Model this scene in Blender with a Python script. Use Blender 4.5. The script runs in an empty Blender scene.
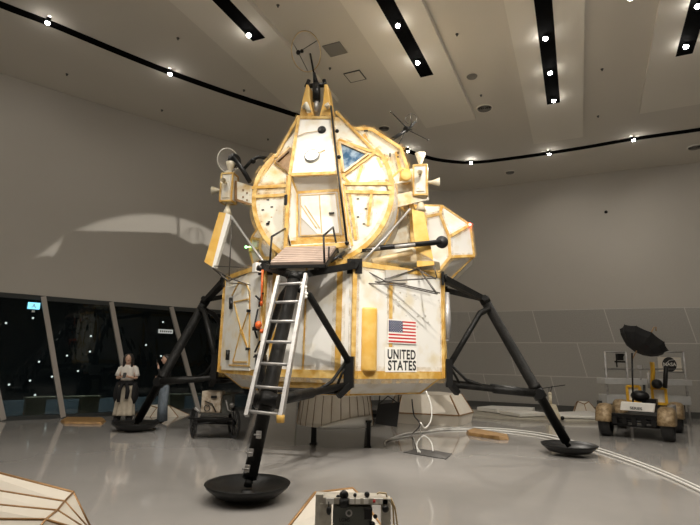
import bpy, bmesh, math, random
from mathutils import Vector, Matrix, noise
random.seed(7)
PI = math.pi
COL = bpy.context.scene.collection
S = bpy.context.scene

# ------------------------------------------------------------------ camera
FPX, PITCH, ROLL, CAMZ = 502.9, .1928, .0217, 1.65
cp, sp, cr, sr = math.cos(PITCH), math.sin(PITCH), math.cos(ROLL), math.sin(ROLL)
fwd = Vector((0, cp, sp)); up0 = Vector((0, -sp, cp)); x0 = Vector((1, 0, 0))
rgt = cr*x0 + sr*up0; upv = -sr*x0 + cr*up0
cam = bpy.data.objects.new('camera', bpy.data.cameras.new('camera'))
COL.objects.link(cam); S.camera = cam
cam.data.sensor_width = 36; cam.data.lens = 36*FPX/700; cam.data.clip_end = 200
m = Matrix((rgt, upv, -fwd)).transposed().to_4x4(); m.translation = (0, 0, CAMZ)
cam.matrix_world = m
def ray(px, py):
    a, b = (px-350)/FPX, (py-262.5)/FPX
    return rgt*a - upv*b + fwd
def W(px, py, z=0.0):
    r = ray(px, py); t = (z-CAMZ)/r.z
    return Vector((0, 0, CAMZ)) + t*r
def WD(px, py, d):
    r = ray(px, py); return Vector((0, 0, CAMZ)) + r*(d/r.y)
LC = Vector((-.2563, 10.9286, 0)); YAW = -.2005
LR = Matrix.Rotation(YAW, 4, 'Z'); LRI = LR.inverted()
def LP(px, py, n, d):            # point on the lander-local plane n.p = d
    o = LRI @ (Vector((0, 0, CAMZ))-LC); r = LRI @ ray(px, py); n = Vector(n)
    return o + r*((d-n.dot(o))/n.dot(r))
def L(px, py, y): return LP(px, py, (0, 1, 0), y)

WW, SS, FF = .145, .44, .45
BK = 1500
KEY, K2, K3 = 2700, 2200, 1350
AXIS = (-.764, .504, -.403); HALF = 14.4
# ------------------------------------------------------------------ materials
def mat(name, col, rough=.6, metal=0, noise_col=None, nscale=4, nlo=.45, nhi=.7, detail=4, emit=None, estr=0,
        bump=0, bscale=30, fleck=None, coat=0, spec=.5):
    m = bpy.data.materials.new(name); m.use_nodes = True; nt = m.node_tree; N = nt.nodes; b = N['Principled BSDF']
    b.inputs['Roughness'].default_value = rough; b.inputs['Metallic'].default_value = metal
    b.inputs['Specular IOR Level'].default_value = spec
    b.inputs['Coat Weight'].default_value = coat
    b.inputs['Base Color'].default_value = (*col, 1)
    tc = N.new('ShaderNodeTexCoord')
    out = None
    if noise_col:
        n = N.new('ShaderNodeTexNoise'); n.inputs['Scale'].default_value = nscale; n.inputs['Detail'].default_value = detail
        nt.links.new(tc.outputs['Object'], n.inputs['Vector'])
        r = N.new('ShaderNodeValToRGB'); r.color_ramp.elements[0].position = nlo; r.color_ramp.elements[1].position = nhi
        r.color_ramp.elements[0].color = (*col, 1); r.color_ramp.elements[1].color = (*noise_col, 1)
        nt.links.new(n.outputs['Fac'], r.inputs['Fac']); out = r.outputs['Color']
    if fleck:
        n2 = N.new('ShaderNodeTexNoise'); n2.inputs['Scale'].default_value = 14; n2.inputs['Detail'].default_value = 3
        nt.links.new(tc.outputs['Object'], n2.inputs['Vector'])
        r2 = N.new('ShaderNodeValToRGB'); r2.color_ramp.elements[0].position = .70; r2.color_ramp.elements[1].position = .74
        nt.links.new(n2.outputs['Fac'], r2.inputs['Fac'])
        mx = N.new('ShaderNodeMixRGB'); mx.inputs[2].default_value = (*fleck, 1)
        nt.links.new(r2.outputs['Color'], mx.inputs[0])
        if out: nt.links.new(out, mx.inputs[1])
        else: mx.inputs[1].default_value = (*col, 1)
        out = mx.outputs[0]
    if out: nt.links.new(out, b.inputs['Base Color'])
    if bump:
        n3 = N.new('ShaderNodeTexNoise'); n3.inputs['Scale'].default_value = bscale
        nt.links.new(tc.outputs['Object'], n3.inputs['Vector'])
        bp = N.new('ShaderNodeBump'); bp.inputs['Strength'].default_value = bump; bp.inputs['Distance'].default_value = .02
        nt.links.new(n3.outputs['Fac'], bp.inputs['Height']); nt.links.new(bp.outputs['Normal'], b.inputs['Normal'])
    if emit:
        b.inputs['Emission Color'].default_value = (*emit, 1); b.inputs['Emission Strength'].default_value = estr
    return m
M = {}
M['white'] = mat('white_panel', (.74, .72, .65), .5, 0, (.64, .47, .20), 2.6, .50, .78, 5, fleck=(.42, .32, .2), bump=.15, bscale=9)
M['skin'] = mat('stained_blanket', (.72, .685, .58), .5, 0, (.58, .38, .12), 2.6, .50, .72, 5, fleck=(.4, .26, .13), bump=.2, bscale=10)
M['clean'] = mat('clean_white_panel', (.75, .735, .69), .5, 0, (.64, .55, .36), 2.5, .5, .78, bump=.1, bscale=8)
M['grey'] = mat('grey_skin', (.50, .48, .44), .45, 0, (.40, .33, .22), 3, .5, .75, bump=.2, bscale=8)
M['amber'] = mat('amber_tape', (.52, .29, .05), .45, 0, (.70, .50, .19), 6, .4, .65, bump=.3, bscale=25)
M['gold'] = mat('gold_panel', (.72, .42, .08), .5, 0, (.78, .52, .16), 5, .4, .7)
M['tan'] = mat('tan_foil', (.62, .48, .28), .4, .1, (.42, .28, .12), 5, .4, .7, bump=.5, bscale=14)
M['black'] = mat('black_wrap', (.005, .005, .0045), .45, 0, (.013, .012, .011), 8, .4, .7, bump=.4, bscale=35, spec=.22)
M['blk'] = mat('black_metal', (.008, .008, .008), .4, 0, bump=.1, spec=.3)
M['silver'] = mat('silver_metal', (.62, .62, .62), .35, .85, (.45, .44, .42), 12, .4, .7)
M['alu'] = mat('dull_aluminium', (.43, .42, .41), .45, .5, (.32, .31, .3), 10, .4, .7)
M['thin'] = mat('dark_rod', (.10, .09, .08), .4, .5)
M['wire'] = mat('cream_nozzle', (.72, .66, .52), .5, 0, (.6, .48, .28), 8, .45, .75)
M['plank'] = mat('porch_plank', (.36, .27, .22), .6, 0, (.29, .22, .18), 6, .4, .7)
M['red'] = mat('red', (.5, .03, .03), .6)
M['navy'] = mat('navy', (.02, .03, .10), .6)
M['ink'] = mat('black_ink', (.02, .02, .02), .6)
M['pw'] = mat('paint_white', (.82, .80, .75), .6)
M['orange'] = mat('orange', (.75, .13, .02), .5)
M['winglass'] = mat('cabin_glass', (.05, .12, .22), .08, .3, (.35, .45, .55), 6, .42, .62)
M['brown'] = mat('brown_shade', (.20, .11, .04), .5, 0, (.32, .19, .08), 6, .4, .7)
M['lampw'] = mat('lamp_white', (.9, .9, .9), .4, emit=(1, .97, .9), estr=14)
M['lampspot'] = mat('lamp_spot', (.9, .9, .9), .4, emit=(1, .95, .88), estr=60)
M['dotglow'] = mat('reflection_glow', (.9, .9, .9), .4, emit=(1, .95, .85), estr=4)  # glow of the dots that imitate reflected spotlights
M['lampred'] = mat('lamp_red', (.9, .1, .1), .4, emit=(1, .05, .04), estr=25)
M['lampgreen'] = mat('lamp_green', (.1, .9, .2), .4, emit=(.3, 1, .3), estr=6)
M['glare'] = mat('blue_glare', (.45, .6, .9), .4, emit=(.55, .75, 1), estr=1.0)  # emissive blue imitating a glare
M['wall'] = mat('plaster_wall', (.54, .51, .46), .8, 0, (.56, .53, .48), .6, .3, .7)
M['ceil'] = mat('ceiling_paint', (.68, .64, .57), .8)
M['ceilb'] = mat('ceiling_panel_paint', (.78, .74, .66), .8)
M['slot'] = mat('slot_black', (.002, .002, .002), .9, spec=.05)
M['mull'] = mat('mullion_metal', (.50, .46, .42), .4, .3)
M['frame'] = mat('dark_frame', (.05, .055, .055), .5, .3)
M['vent'] = mat('vent_grey', (.25, .24, .22), .6)
M['ventd'] = mat('vent_dark', (.08, .08, .075), .6)
M['plinth'] = mat('plinth_white', (.80, .74, .64), .55, 0, (.74, .67, .56), 2, .4, .7)
M['seam'] = mat('bronze_seam', (.36, .20, .08), .35, .5)
M['wood'] = mat('wood_plate', (.42, .25, .10), .45, 0, (.30, .17, .07), 9, .4, .65)
M['benchw'] = mat('bench_tan', (.62, .50, .32), .6)
M['out'] = mat('outside_grey', (.30, .34, .36), .7)
M['outd'] = mat('outside_dark', (.03, .035, .035), .8)
M['skinp'] = mat('person_skin', (.62, .40, .29), .55, 0, (.56, .34, .24), 20, .4, .7)
M['hair'] = mat('black_hair', (.012, .01, .009), .4, 0, (.03, .022, .018), 40, .4, .6)
M['tee'] = mat('white_cotton', (.78, .74, .68), .8, bump=.3, bscale=18)
M['beige'] = mat('beige_cloth', (.48, .42, .33), .85, 0, (.40, .35, .27), 12, .4, .7, bump=.4, bscale=12)
M['bcloth'] = mat('black_cloth', (.008, .008, .009), .85, bump=.4, bscale=15)
M['denim'] = mat('faded_denim', (.13, .16, .19), .85, 0, (.18, .21, .24), 15, .4, .7)
M['lip'] = mat('lip', (.45, .14, .12), .5)
M['fender'] = mat('bronze_fender', (.34, .25, .14), .45, .2, (.2, .13, .06), 14, .4, .6)
M['rubber'] = mat('black_tyre', (.02, .02, .02), .7, bump=.6, bscale=60)
M['yel'] = mat('yellow_frame', (.80, .45, .03), .5)
M['stand'] = mat('stand_grey', (.55, .55, .54), .5, 0, (.45, .45, .44), 3, .4, .7)
M['oval'] = mat('sand_grey', (.42, .39, .32), .8, 0, (.34, .31, .26), 5, .4, .7, bump=.4)
M['dev'] = mat('olive_case', (.075, .08, .07), .5, 0, (.11, .115, .10), 10, .4, .7)
M['devw'] = mat('pale_case', (.50, .47, .40), .5, 0, (.36, .33, .28), 14, .45, .65)
M['cable'] = mat('white_cable', (.75, .74, .70), .5)
M['mat'] = mat('floor_panel', (.10, .095, .09), .7)
M['bag'] = mat('canvas_box', (.42, .36, .28), .7, 0, (.25, .19, .13), 12, .42, .62)
def transl(name, col, a):
    m = bpy.data.materials.new(name); m.use_nodes = True; nt = m.node_tree; N = nt.nodes
    N.remove(N['Principled BSDF']); o = N['Material Output']
    d = N.new('ShaderNodeBsdfDiffuse'); d.inputs[0].default_value = (*col, 1)
    t = N.new('ShaderNodeBsdfTransparent'); x = N.new('ShaderNodeMixShader'); x.inputs[0].default_value = a
    nt.links.new(t.outputs[0], x.inputs[1]); nt.links.new(d.outputs[0], x.inputs[2]); nt.links.new(x.outputs[0], o.inputs[0])
    return m
M['mesh'] = transl('fine_wire_mesh', (.75, .72, .68), .42)
def stainm():
    m = mat('amber_stain', (.60, .38, .11), .5); nt = m.node_tree; N = nt.nodes; b = N['Principled BSDF']
    tc = N.new('ShaderNodeTexCoord'); n = N.new('ShaderNodeTexNoise'); n.inputs['Scale'].default_value = 7; n.inputs['Detail'].default_value = 6
    r = N.new('ShaderNodeValToRGB'); r.color_ramp.elements[0].position = .38; r.color_ramp.elements[1].position = .80; r.color_ramp.elements[1].color = (.42, .42, .42, 1)
    nt.links.new(tc.outputs['Object'], n.inputs['Vector']); nt.links.new(n.outputs['Fac'], r.inputs['Fac']); nt.links.new(r.outputs[0], b.inputs['Alpha']); return m
M['stain'] = stainm()
def glass():
    m = bpy.data.materials.new('window_glass'); m.use_nodes = True; nt = m.node_tree; N = nt.nodes
    N.remove(N['Principled BSDF']); o = N['Material Output']
    g = N.new('ShaderNodeBsdfGlossy'); g.inputs['Roughness'].default_value = .02; g.inputs[0].default_value = (.75, .8, .8, 1)
    t = N.new('ShaderNodeBsdfTransparent'); t.inputs[0].default_value = (.42, .47, .48, 1)
    f = N.new('ShaderNodeFresnel'); f.inputs[0].default_value = 1.55
    x = N.new('ShaderNodeMixShader')
    nt.links.new(f.outputs[0], x.inputs[0]); nt.links.new(t.outputs[0], x.inputs[1]); nt.links.new(g.outputs[0], x.inputs[2])
    nt.links.new(x.outputs[0], o.inputs[0]); return m
M['glass'] = glass()
def floor_mat():
    m = bpy.data.materials.new('polished_floor'); m.use_nodes = True; nt = m.node_tree; N = nt.nodes; b = N['Principled BSDF']
    tc = N.new('ShaderNodeTexCoord'); n = N.new('ShaderNodeTexNoise'); n.inputs['Scale'].default_value = .7; n.inputs['Detail'].default_value = 6
    nt.links.new(tc.outputs['Object'], n.inputs['Vector'])
    r = N.new('ShaderNodeValToRGB'); r.color_ramp.elements[0].position = .3; r.color_ramp.elements[1].position = .7
    r.color_ramp.elements[0].color = (.37, .355, .335, 1); r.color_ramp.elements[1].color = (.43, .41, .39, 1)
    nt.links.new(n.outputs['Fac'], r.inputs['Fac'])
    nt.links.new(r.outputs[0], b.inputs['Base Color'])
    n2 = N.new('ShaderNodeTexNoise'); n2.inputs['Scale'].default_value = 1.5
    nt.links.new(tc.outputs['Object'], n2.inputs['Vector'])
    r2 = N.new('ShaderNodeMapRange'); r2.inputs[3].default_value = .07; r2.inputs[4].default_value = .16
    nt.links.new(n2.outputs['Fac'], r2.inputs[0]); nt.links.new(r2.outputs[0], b.inputs['Roughness']); b.inputs['Coat Weight'].default_value = .5; b.inputs['Coat Roughness'].default_value = .06
    return m
M['floor'] = floor_mat()
def dado_mat():
    m = bpy.data.materials.new('stone_panels'); m.use_nodes = True; nt = m.node_tree; N = nt.nodes; b = N['Principled BSDF']
    uv = N.new('ShaderNodeTexCoord'); mp = N.new('ShaderNodeMapping')
    br = N.new('ShaderNodeTexBrick'); br.inputs['Scale'].default_value = 1; br.inputs['Brick Width'].default_value = 2.5
    br.inputs['Row Height'].default_value = 1.24; br.inputs['Mortar Size'].default_value = .016; br.inputs['Mortar Smooth'].default_value = .2
    br.inputs['Color1'].default_value = (.52, .50, .46, 1); br.inputs['Color2'].default_value = (.485, .465, .43, 1); br.inputs['Mortar'].default_value = (.75, .73, .68, 1)
    br.inputs['Bias'].default_value = 0
    nt.links.new(uv.outputs['UV'], mp.inputs[0]); nt.links.new(mp.outputs[0], br.inputs['Vector'])
    n = N.new('ShaderNodeTexNoise'); n.inputs['Scale'].default_value = 30; nt.links.new(uv.outputs['UV'], n.inputs['Vector'])
    mx = N.new('ShaderNodeMixRGB'); mx.blend_type = 'MULTIPLY'; mx.inputs[0].default_value = .35
    nt.links.new(br.outputs['Color'], mx.inputs[1]); nt.links.new(n.outputs['Fac'], mx.inputs[2])
    nt.links.new(mx.outputs[0], b.inputs['Base Color']); b.inputs['Roughness'].default_value = .55
    return m
M['dado'] = dado_mat()

# ------------------------------------------------------------------ mesh helpers
V = Vector
class MB:
    def __init__(s): s.v = []; s.f = []; s.sm = []; s.mi = []; s.cur = 0; s.bm = []
    def add(s, vs, fs, smooth=False):
        o = len(s.v); s.v += [tuple(v) for v in vs]
        for f in fs: s.f.append([i+o for i in f]); s.sm.append(smooth); s.mi.append(s.cur)
        return s
    def box(s, c, d, rz=0, mat=None):
        hx, hy, hz = d[0]/2, d[1]/2, d[2]/2
        R = mat or Matrix.Rotation(rz, 3, 'Z')
        vs = [V(c)+R @ V((x*hx, y*hy, z*hz)) for x in (-1, 1) for y in (-1, 1) for z in (-1, 1)]
        return s.add(vs, [(0, 1, 3, 2), (4, 6, 7, 5), (0, 4, 5, 1), (2, 3, 7, 6), (0, 2, 6, 4), (1, 5, 7, 3)])
    def beam(s, p, q, w, h=None, upd=(0, 0, 1), w2=None, h2=None):
        p, q = V(p), V(q); h = h or w; d = (q-p).normalized(); u = V(upd); s.bm.append((p, q, w, h, upd))
        if abs(d.dot(u)) > .98: u = V((0, 1, 0))
        sx = d.cross(u).normalized(); uu = sx.cross(d).normalized(); vs = []
        for e, ww, hh in ((p, w, h), (q, w2 or w, h2 or h)):
            for a, b in ((-1, -1), (1, -1), (1, 1), (-1, 1)): vs.append(e+sx*a*ww/2+uu*b*hh/2)
        return s.add(vs, [(3, 2, 1, 0), (4, 5, 6, 7), (0, 1, 5, 4), (1, 2, 6, 5), (2, 3, 7, 6), (3, 0, 4, 7)])
    def tube(s, pts, r, n=12, cap=True, rs=None):
        pts = [V(p) for p in pts]; k = len(pts); vs = []; prev = None
        for i, p in enumerate(pts):
            d = (pts[min(i+1, k-1)]-pts[max(i-1, 0)]).normalized()
            if prev is None:
                a = V((0, 0, 1)) if abs(d.z) < .9 else V((1, 0, 0))
                sx = d.cross(a).normalized()
            else: sx = (prev - d*prev.dot(d)).normalized()
            prev = sx; uu = sx.cross(d); rr = rs[i] if rs else r
            for j in range(n):
                t = 2*PI*j/n; vs.append(p+(sx*math.cos(t)+uu*math.sin(t))*rr)
        fs = [(i*n+j, (i+1)*n+j, (i+1)*n+(j+1) % n, i*n+(j+1) % n) for i in range(k-1) for j in range(n)]
        s.add(vs, fs, True)
        if cap: s.add([], []); o = len(s.v)-len(vs); s.f.append([o+j for j in range(n)]); s.sm.append(False); s.mi.append(s.cur); s.f.append([o+(k-1)*n+j for j in reversed(range(n))]); s.sm.append(False); s.mi.append(s.cur)
        return s
    def lathe(s, prof, o=(0, 0, 0), axis=(0, 0, 1), n=32, arc=2*PI, a0=0, smooth=True, sx_=1, sy_=1):
        A = V(axis).normalized(); t = V((1, 0, 0)) if abs(A.x) < .9 else V((0, 1, 0))
        sx = (t-A*t.dot(A)).normalized(); sy = A.cross(sx); full = abs(arc-2*PI) < 1e-6; m_ = n if full else n+1
        vs = [V(o)+A*z+(sx*math.cos(a0+arc*j/n)*sx_+sy*math.sin(a0+arc*j/n)*sy_)*r for r, z in prof for j in range(m_)]
        fs = []
        for i in range(len(prof)-1):
            for j in range(n):
                k = (j+1) % m_; fs.append((i*m_+j, i*m_+k, (i+1)*m_+k, (i+1)*m_+j))
        return s.add(vs, fs, smooth)
    def sphere(s, c, r, n=16, sc=(1, 1, 1), R=None):
        prof = [(math.sin(PI*i/(n//2+2)), -math.cos(PI*i/(n//2+2))) for i in range(n//2+3)]
        vs = []; R = R or Matrix.Identity(3)
        for a, z in prof:
            for j in range(n):
                t = 2*PI*j/n; vs.append(V(c)+R @ V((a*math.cos(t)*sc[0]*r, a*math.sin(t)*sc[1]*r, z*sc[2]*r)))
        return s.add(vs, [(i*n+j, i*n+(j+1) % n, (i+1)*n+(j+1) % n, (i+1)*n+j) for i in range(len(prof)-1) for j in range(n)], True)
    def poly(s, pts, th=0.0, nrm=None, smooth=False):
        pts = [V(p) for p in pts]; n = len(pts)
        if th == 0: return s.add(pts, [tuple(range(n))], smooth)
        nv = V(nrm).normalized() if nrm else (pts[1]-pts[0]).cross(pts[2]-pts[0]).normalized()
        q = [p+nv*th for p in pts]
        return s.add(pts+q, [tuple(reversed(range(n))), tuple(range(n, 2*n))]+[(i, (i+1) % n, n+(i+1) % n, n+i) for i in range(n)])
    def loft(s, rings, cap=True, smooth=False):
        n = len(rings[0]); o = len(s.v); vs = [p for r in rings for p in r]
        fs = [(i*n+j, i*n+(j+1) % n, (i+1)*n+(j+1) % n, (i+1)*n+j) for i in range(len(rings)-1) for j in range(n)]
        s.add(vs, fs, smooth)
        if cap:
            s.f.append([o+j for j in reversed(range(n))]); s.f.append([o+(len(rings)-1)*n+j for j in range(n)])
            s.sm += [False, False]; s.mi += [s.cur, s.cur]
        return s
    def build(s, name, mats, parent=None, bevel=0, fix=True):
        me = bpy.data.meshes.new(name); me.from_pydata(s.v, [], s.f)
        for q in (mats if isinstance(mats, (list, tuple)) else [mats]): me.materials.append(M[q] if isinstance(q, str) else q)
        me.polygons.foreach_set('use_smooth', s.sm); me.polygons.foreach_set('material_index', s.mi)
        if fix:
            b = bmesh.new(); b.from_mesh(me); bmesh.ops.remove_doubles(b, verts=b.verts, dist=1e-5)
            bmesh.ops.recalc_face_normals(b, faces=b.faces); b.to_mesh(me); b.free()
        me.update(); o = bpy.data.objects.new(name, me); COL.objects.link(o)
        if parent: o.parent = parent
        if bevel:
            md = o.modifiers.new('bevel', 'BEVEL'); md.width = bevel; md.segments = 2; md.limit_method = 'ANGLE'; md.angle_limit = .6
        return loose(o) if name in SPLIT and parent else o
def stain(mb, parent, k=2.4, t=.6):
    m2 = MB()
    for p, q, w, h, u in mb.bm: m2.beam(p, q, w*k if w >= h else w*t, h*t if w >= h else h*k, upd=u)
    return m2.build('amber_stain', 'stain', parent)
def tag(o, label=None, cat=None, group=None, kind=None):
    if label: o['label'] = label
    if cat: o['category'] = cat
    if group: o['group'] = group
    if kind: o['kind'] = kind
    return o
def empty(name, loc, rz=0, **k):
    o = bpy.data.objects.new(name, None); COL.objects.link(o); o.location = loc; o.rotation_euler = (0, 0, rz)
    o.empty_display_size = .2; return tag(o, **k)
def loose(o, gap=.012):
    me = o.data; n = len(me.vertices); par = list(range(n))
    def fd(i):
        while par[i] != i: par[i] = par[par[i]]; i = par[i]
        return i
    for e in me.edges: par[fd(e.vertices[0])] = fd(e.vertices[1])
    G = {}
    for i in range(n): G.setdefault(fd(i), []).append(i)
    L_ = []
    for vs_ in G.values():
        cs = [me.vertices[i].co for i in vs_]; L_.append([set(vs_), [min(c[k] for c in cs)-gap for k in range(3)], [max(c[k] for c in cs)+gap for k in range(3)]])
    ch_ = True
    while ch_:
        ch_ = False
        for i in range(len(L_)):
            for j in range(i+1, len(L_)):
                if all(L_[i][1][k] <= L_[j][2][k] and L_[j][1][k] <= L_[i][2][k] for k in range(3)):
                    L_[i] = [L_[i][0] | L_[j][0], [min(L_[i][1][k], L_[j][1][k]) for k in range(3)], [max(L_[i][2][k], L_[j][2][k]) for k in range(3)]]; L_.pop(j); ch_ = True; break
            if ch_: break
    if len(L_) < 2: return o
    for g in L_:
        mp = {v: k for k, v in enumerate(sorted(g[0]))}; m2 = bpy.data.meshes.new(o.name)
        fs = [p_ for p_ in me.polygons if p_.vertices[0] in mp]
        m2.from_pydata([tuple(me.vertices[v].co) for v in sorted(g[0])], [], [[mp[v] for v in p_.vertices] for p_ in fs])
        for q in me.materials: m2.materials.append(q)
        m2.polygons.foreach_set('use_smooth', [p_.use_smooth for p_ in fs]); m2.polygons.foreach_set('material_index', [p_.material_index for p_ in fs]); m2.update()
        if g is L_[0]: first = m2
        else:
            c = o.copy(); c.data = m2; COL.objects.link(c)
    o.data = first; return o
SPLIT = {'strut_collar', 'truss_rod', 'silver_strut', 'knob', 'suspension', 'small_port', 'bolt', 'hinge', 'latch', 'strut_fitting', 'hose', 'small_fitting', 'tool', 'cable_loop', 'eyes', 'dial_plate', 'orange_cover', 'bracket_cover',
         'console', 'camera', 'side_post', 'mounted_camera', 'rail', 'lower_tube', 'tube_stripe', 'porch_frame', 'fitting', 'hanger', 'box_fitting', 'antenna_rod', 'radar_gimbal', 'tied_jacket', 'copper_port', 'tube_end', 'umbrella_handle', 'cart_frame', 'brace_bracket', 'dish_arm', 'antenna_cage', 'sign_swoosh'}
def struct(o): return tag(o, kind='structure')
def copy_tree(o, parent=None):
    c = o.copy(); COL.objects.link(c)
    if parent: c.parent = parent
    for ch in list(o.children): copy_tree(ch, c)
    return c
def text(name, body, mt, O, ux, uz, h, wscale=1, th=.004, bold=0.0, parent=None, space=1, lines=1.0):
    cu = bpy.data.curves.new(name, 'FONT'); cu.body = body; cu.size = 1; cu.offset = bold; cu.extrude = 0
    cu.align_x = 'CENTER'; cu.align_y = 'CENTER'; cu.space_character = space; cu.space_line = lines
    t = bpy.data.objects.new('tmp', cu); COL.objects.link(t)
    dg = bpy.context.evaluated_depsgraph_get(); me = bpy.data.meshes.new_from_object(t.evaluated_get(dg))
    COL.objects.unlink(t); bpy.data.objects.remove(t)
    ux = V(ux).normalized(); uz = V(uz).normalized(); nn = ux.cross(uz).normalized()
    k = h/.72
    for v in me.vertices:
        c = v.co.copy(); v.co = V(O)+ux*c.x*k*wscale+uz*c.y*k+nn*th
    me.name = name; me.materials.clear(); me.materials.append(M[mt]); me.update()
    o = bpy.data.objects.new(name, me); COL.objects.link(o)
    if parent: o.parent = parent
    return o

# ------------------------------------------------------------------ room
H = 9.0
ctrl = [(-13.5, -7), (-14.5, 0), (-13.6, 6.2), (-11.5, 10.3), (-9.45, 12.25), (-7.6, 13.8), (-5.8, 15.2), (-4.5, 16.1), (-2.7, 17.4), (-.5, 18.9),
        (2, 20.4), (4.1, 20.9), (6.2, 20.15), (9.6, 18.45), (11.1, 17.8), (12.7, 17.15), (15.2, 15.6), (17, 12), (17.5, 5), (16, -7)]
def catmull(P, k=6):
    P = [V((*p, 0)) if len(p) == 2 else V(p) for p in P]; out = []
    for i in range(len(P)-1):
        a = P[max(i-1, 0)]; b = P[i]; c = P[i+1]; d = P[min(i+2, len(P)-1)]
        for j in range(k):
            t = j/k; out.append(.5*((2*b)+(c-a)*t+(2*a-5*b+4*c-d)*t*t+(3*b-a-3*c+d)*t**3))
    return out+[P[-1]]
WPL = catmull(ctrl)
WU = [0]
for a, b in zip(WPL, WPL[1:]): WU.append(WU[-1]+(b-a).length)
def wall_at(u, inset=0):
    for i in range(len(WU)-1):
        if WU[i] <= u <= WU[i+1]:
            t = (u-WU[i])/(WU[i+1]-WU[i]); d = (WPL[i+1]-WPL[i]).normalized(); n = V((d.y, -d.x, 0))   # into the room
            return WPL[i].lerp(WPL[i+1], t)+n*inset, d, n
def on_wall(px, py):
    r = ray(px, py)
    for i in range(len(WPL)-1):
        a, b = WPL[i], WPL[i+1]; e = b-a; den = r.x*e.y-r.y*e.x
        if abs(den) < 1e-9: continue
        t = (a.x*e.y-a.y*e.x)/den; s_ = (a.x*r.y-a.y*r.x)/den
        if t > 0 and 0 <= s_ <= 1: return WU[i]+s_*e.length, CAMZ+t*r.z
    return None
def wall_strip(mb, u0, u1, z0, z1, inset=0, n=60, th=.1, back=False):
    ra = []
    for k in range(n+1):
        u = u0+(u1-u0)*k/n; p, d, nn = wall_at(u, inset); q, _, _ = wall_at(u, inset-th)
        ra.append([p+V((0, 0, z0)), p+V((0, 0, z1)), q+V((0, 0, z1)), q+V((0, 0, z0))])
    mb.loft(ra)
def uv_strip(name, u0, u1, z0, z1, mt, inset=0, n=90, shear=0):
    me = bpy.data.meshes.new(name); vs = []; fs = []; uvs = []
    for k in range(n+1):
        u = u0+(u1-u0)*k/n; p, d, nn = wall_at(u, inset)
        vs += [p+V((0, 0, z0)), p+V((0, 0, z1))]; uvs += [(u, z0), (u, z1)]
    for k in range(n): fs.append((2*k, 2*k+2, 2*k+3, 2*k+1))
    me.from_pydata([tuple(v) for v in vs], [], fs); me.materials.append(M[mt]); l = me.uv_layers.new(name='uv')
    for p in me.polygons:
        for li in p.loop_indices:
            vi = me.loops[li].vertex_index; l.data[li].uv = (uvs[vi][0]+shear*uvs[vi][1], uvs[vi][1])
    o = bpy.data.objects.new(name, me); COL.objects.link(o); o['kind'] = 'structure'
    md = o.modifiers.new('s', 'SOLIDIFY'); md.thickness = .1; md.offset = 0
    return o
U_WL, U_WR = WU[12]+.2, on_wall(262, 300)[0]
WINT = 3.15
Z_D = 3.74
U_D = on_wall(300, 312)[0]
mb = MB(); wall_strip(mb, .02, U_WR, WINT, H, n=90); wall_strip(mb, .02, U_WL, 0, WINT, n=30); struct(mb.build('wall_left', 'wall'))
mb = MB(); wall_strip(mb, U_WR, WU[-1]-.02, 0, H, n=110); struct(mb.build('wall_right', 'wall'))
uv_strip('trim_1', U_D, WU[-1]-.05, .0, Z_D, 'dado', inset=.06, shear=.22)
mb = MB(); wall_strip(mb, U_D, WU[-1]-.05, 0, .2, inset=.16, th=.05, n=80); struct(mb.build('baseboard_right', 'ventd'))
mb = MB(); mb.box((1.2, -7.1, H/2), (31, .2, H)); struct(mb.build('wall_back', 'wall'))
mb = MB(); mb.box((1.5, 7, -.1), (36, 30, .2)); struct(mb.build('floor', 'floor'))
mb = MB(); mb.box((1.5, 7, H+.1), (34, 30, .2)); struct(mb.build('ceiling', 'ceil'))
# windows, mullions
mul = [((-62, 421), (-92, 286)), ((3, 421), (-25, 290)), ((62.5, 420), (43, 297)), ((131, 418), (111, 300)), ((198, 416), (171, 304)), ((256, 413), (232, 308))]
US = [(on_wall(*a)[0], on_wall(*b)[0]) for a, b in mul]
US = [(US[0][0]-4.4, US[0][1]-4.4), (US[0][0]-2.2, US[0][1]-2.2)]+US
wn = 0
for i in range(len(US)-1):
    (a0, a1), (b0, b1) = US[i], US[i+1]; ring = []
    for k in range(9):
        t = k/8; p, d, n_ = wall_at(a0+(b0-a0)*t, -.03); q, _, n2 = wall_at(a1+(b1-a1)*t, -.03)
        ring.append([p+V((0, 0, .08)), q+V((0, 0, WINT-.02)), q+V((0, 0, WINT-.02))-n2*.02, p+V((0, 0, .08))-n_*.02])
    mb = MB(); mb.loft(ring); wn += 1; struct(mb.build('window_%d' % wn, 'glass'))
tn = 2
for a, b in US:
    p, _, n1 = wall_at(a, .03); q, _, _ = wall_at(b, .03)
    mb = MB(); mb.beam(p+V((0, 0, .03)), q+V((0, 0, WINT)), .12, .1, upd=n1); struct(mb.build('trim_%d' % tn, 'mull')); tn += 1
ua, ub = US[0][0], US[-1][0]
for z0, z1, ins in ((0, .1, .06), (WINT-.1, WINT+.02, .04)):
    mb = MB(); wall_strip(mb, ua, ub, z0, z1, inset=ins, th=.16, n=40); struct(mb.build('trim_%d' % tn, 'frame')); tn += 1
mb = MB(); wall_strip(mb, ub, U_WR+.05, 0, WINT, inset=.02, th=.1, n=6); struct(mb.build('trim_%d' % tn, 'wall')); tn += 1
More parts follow.
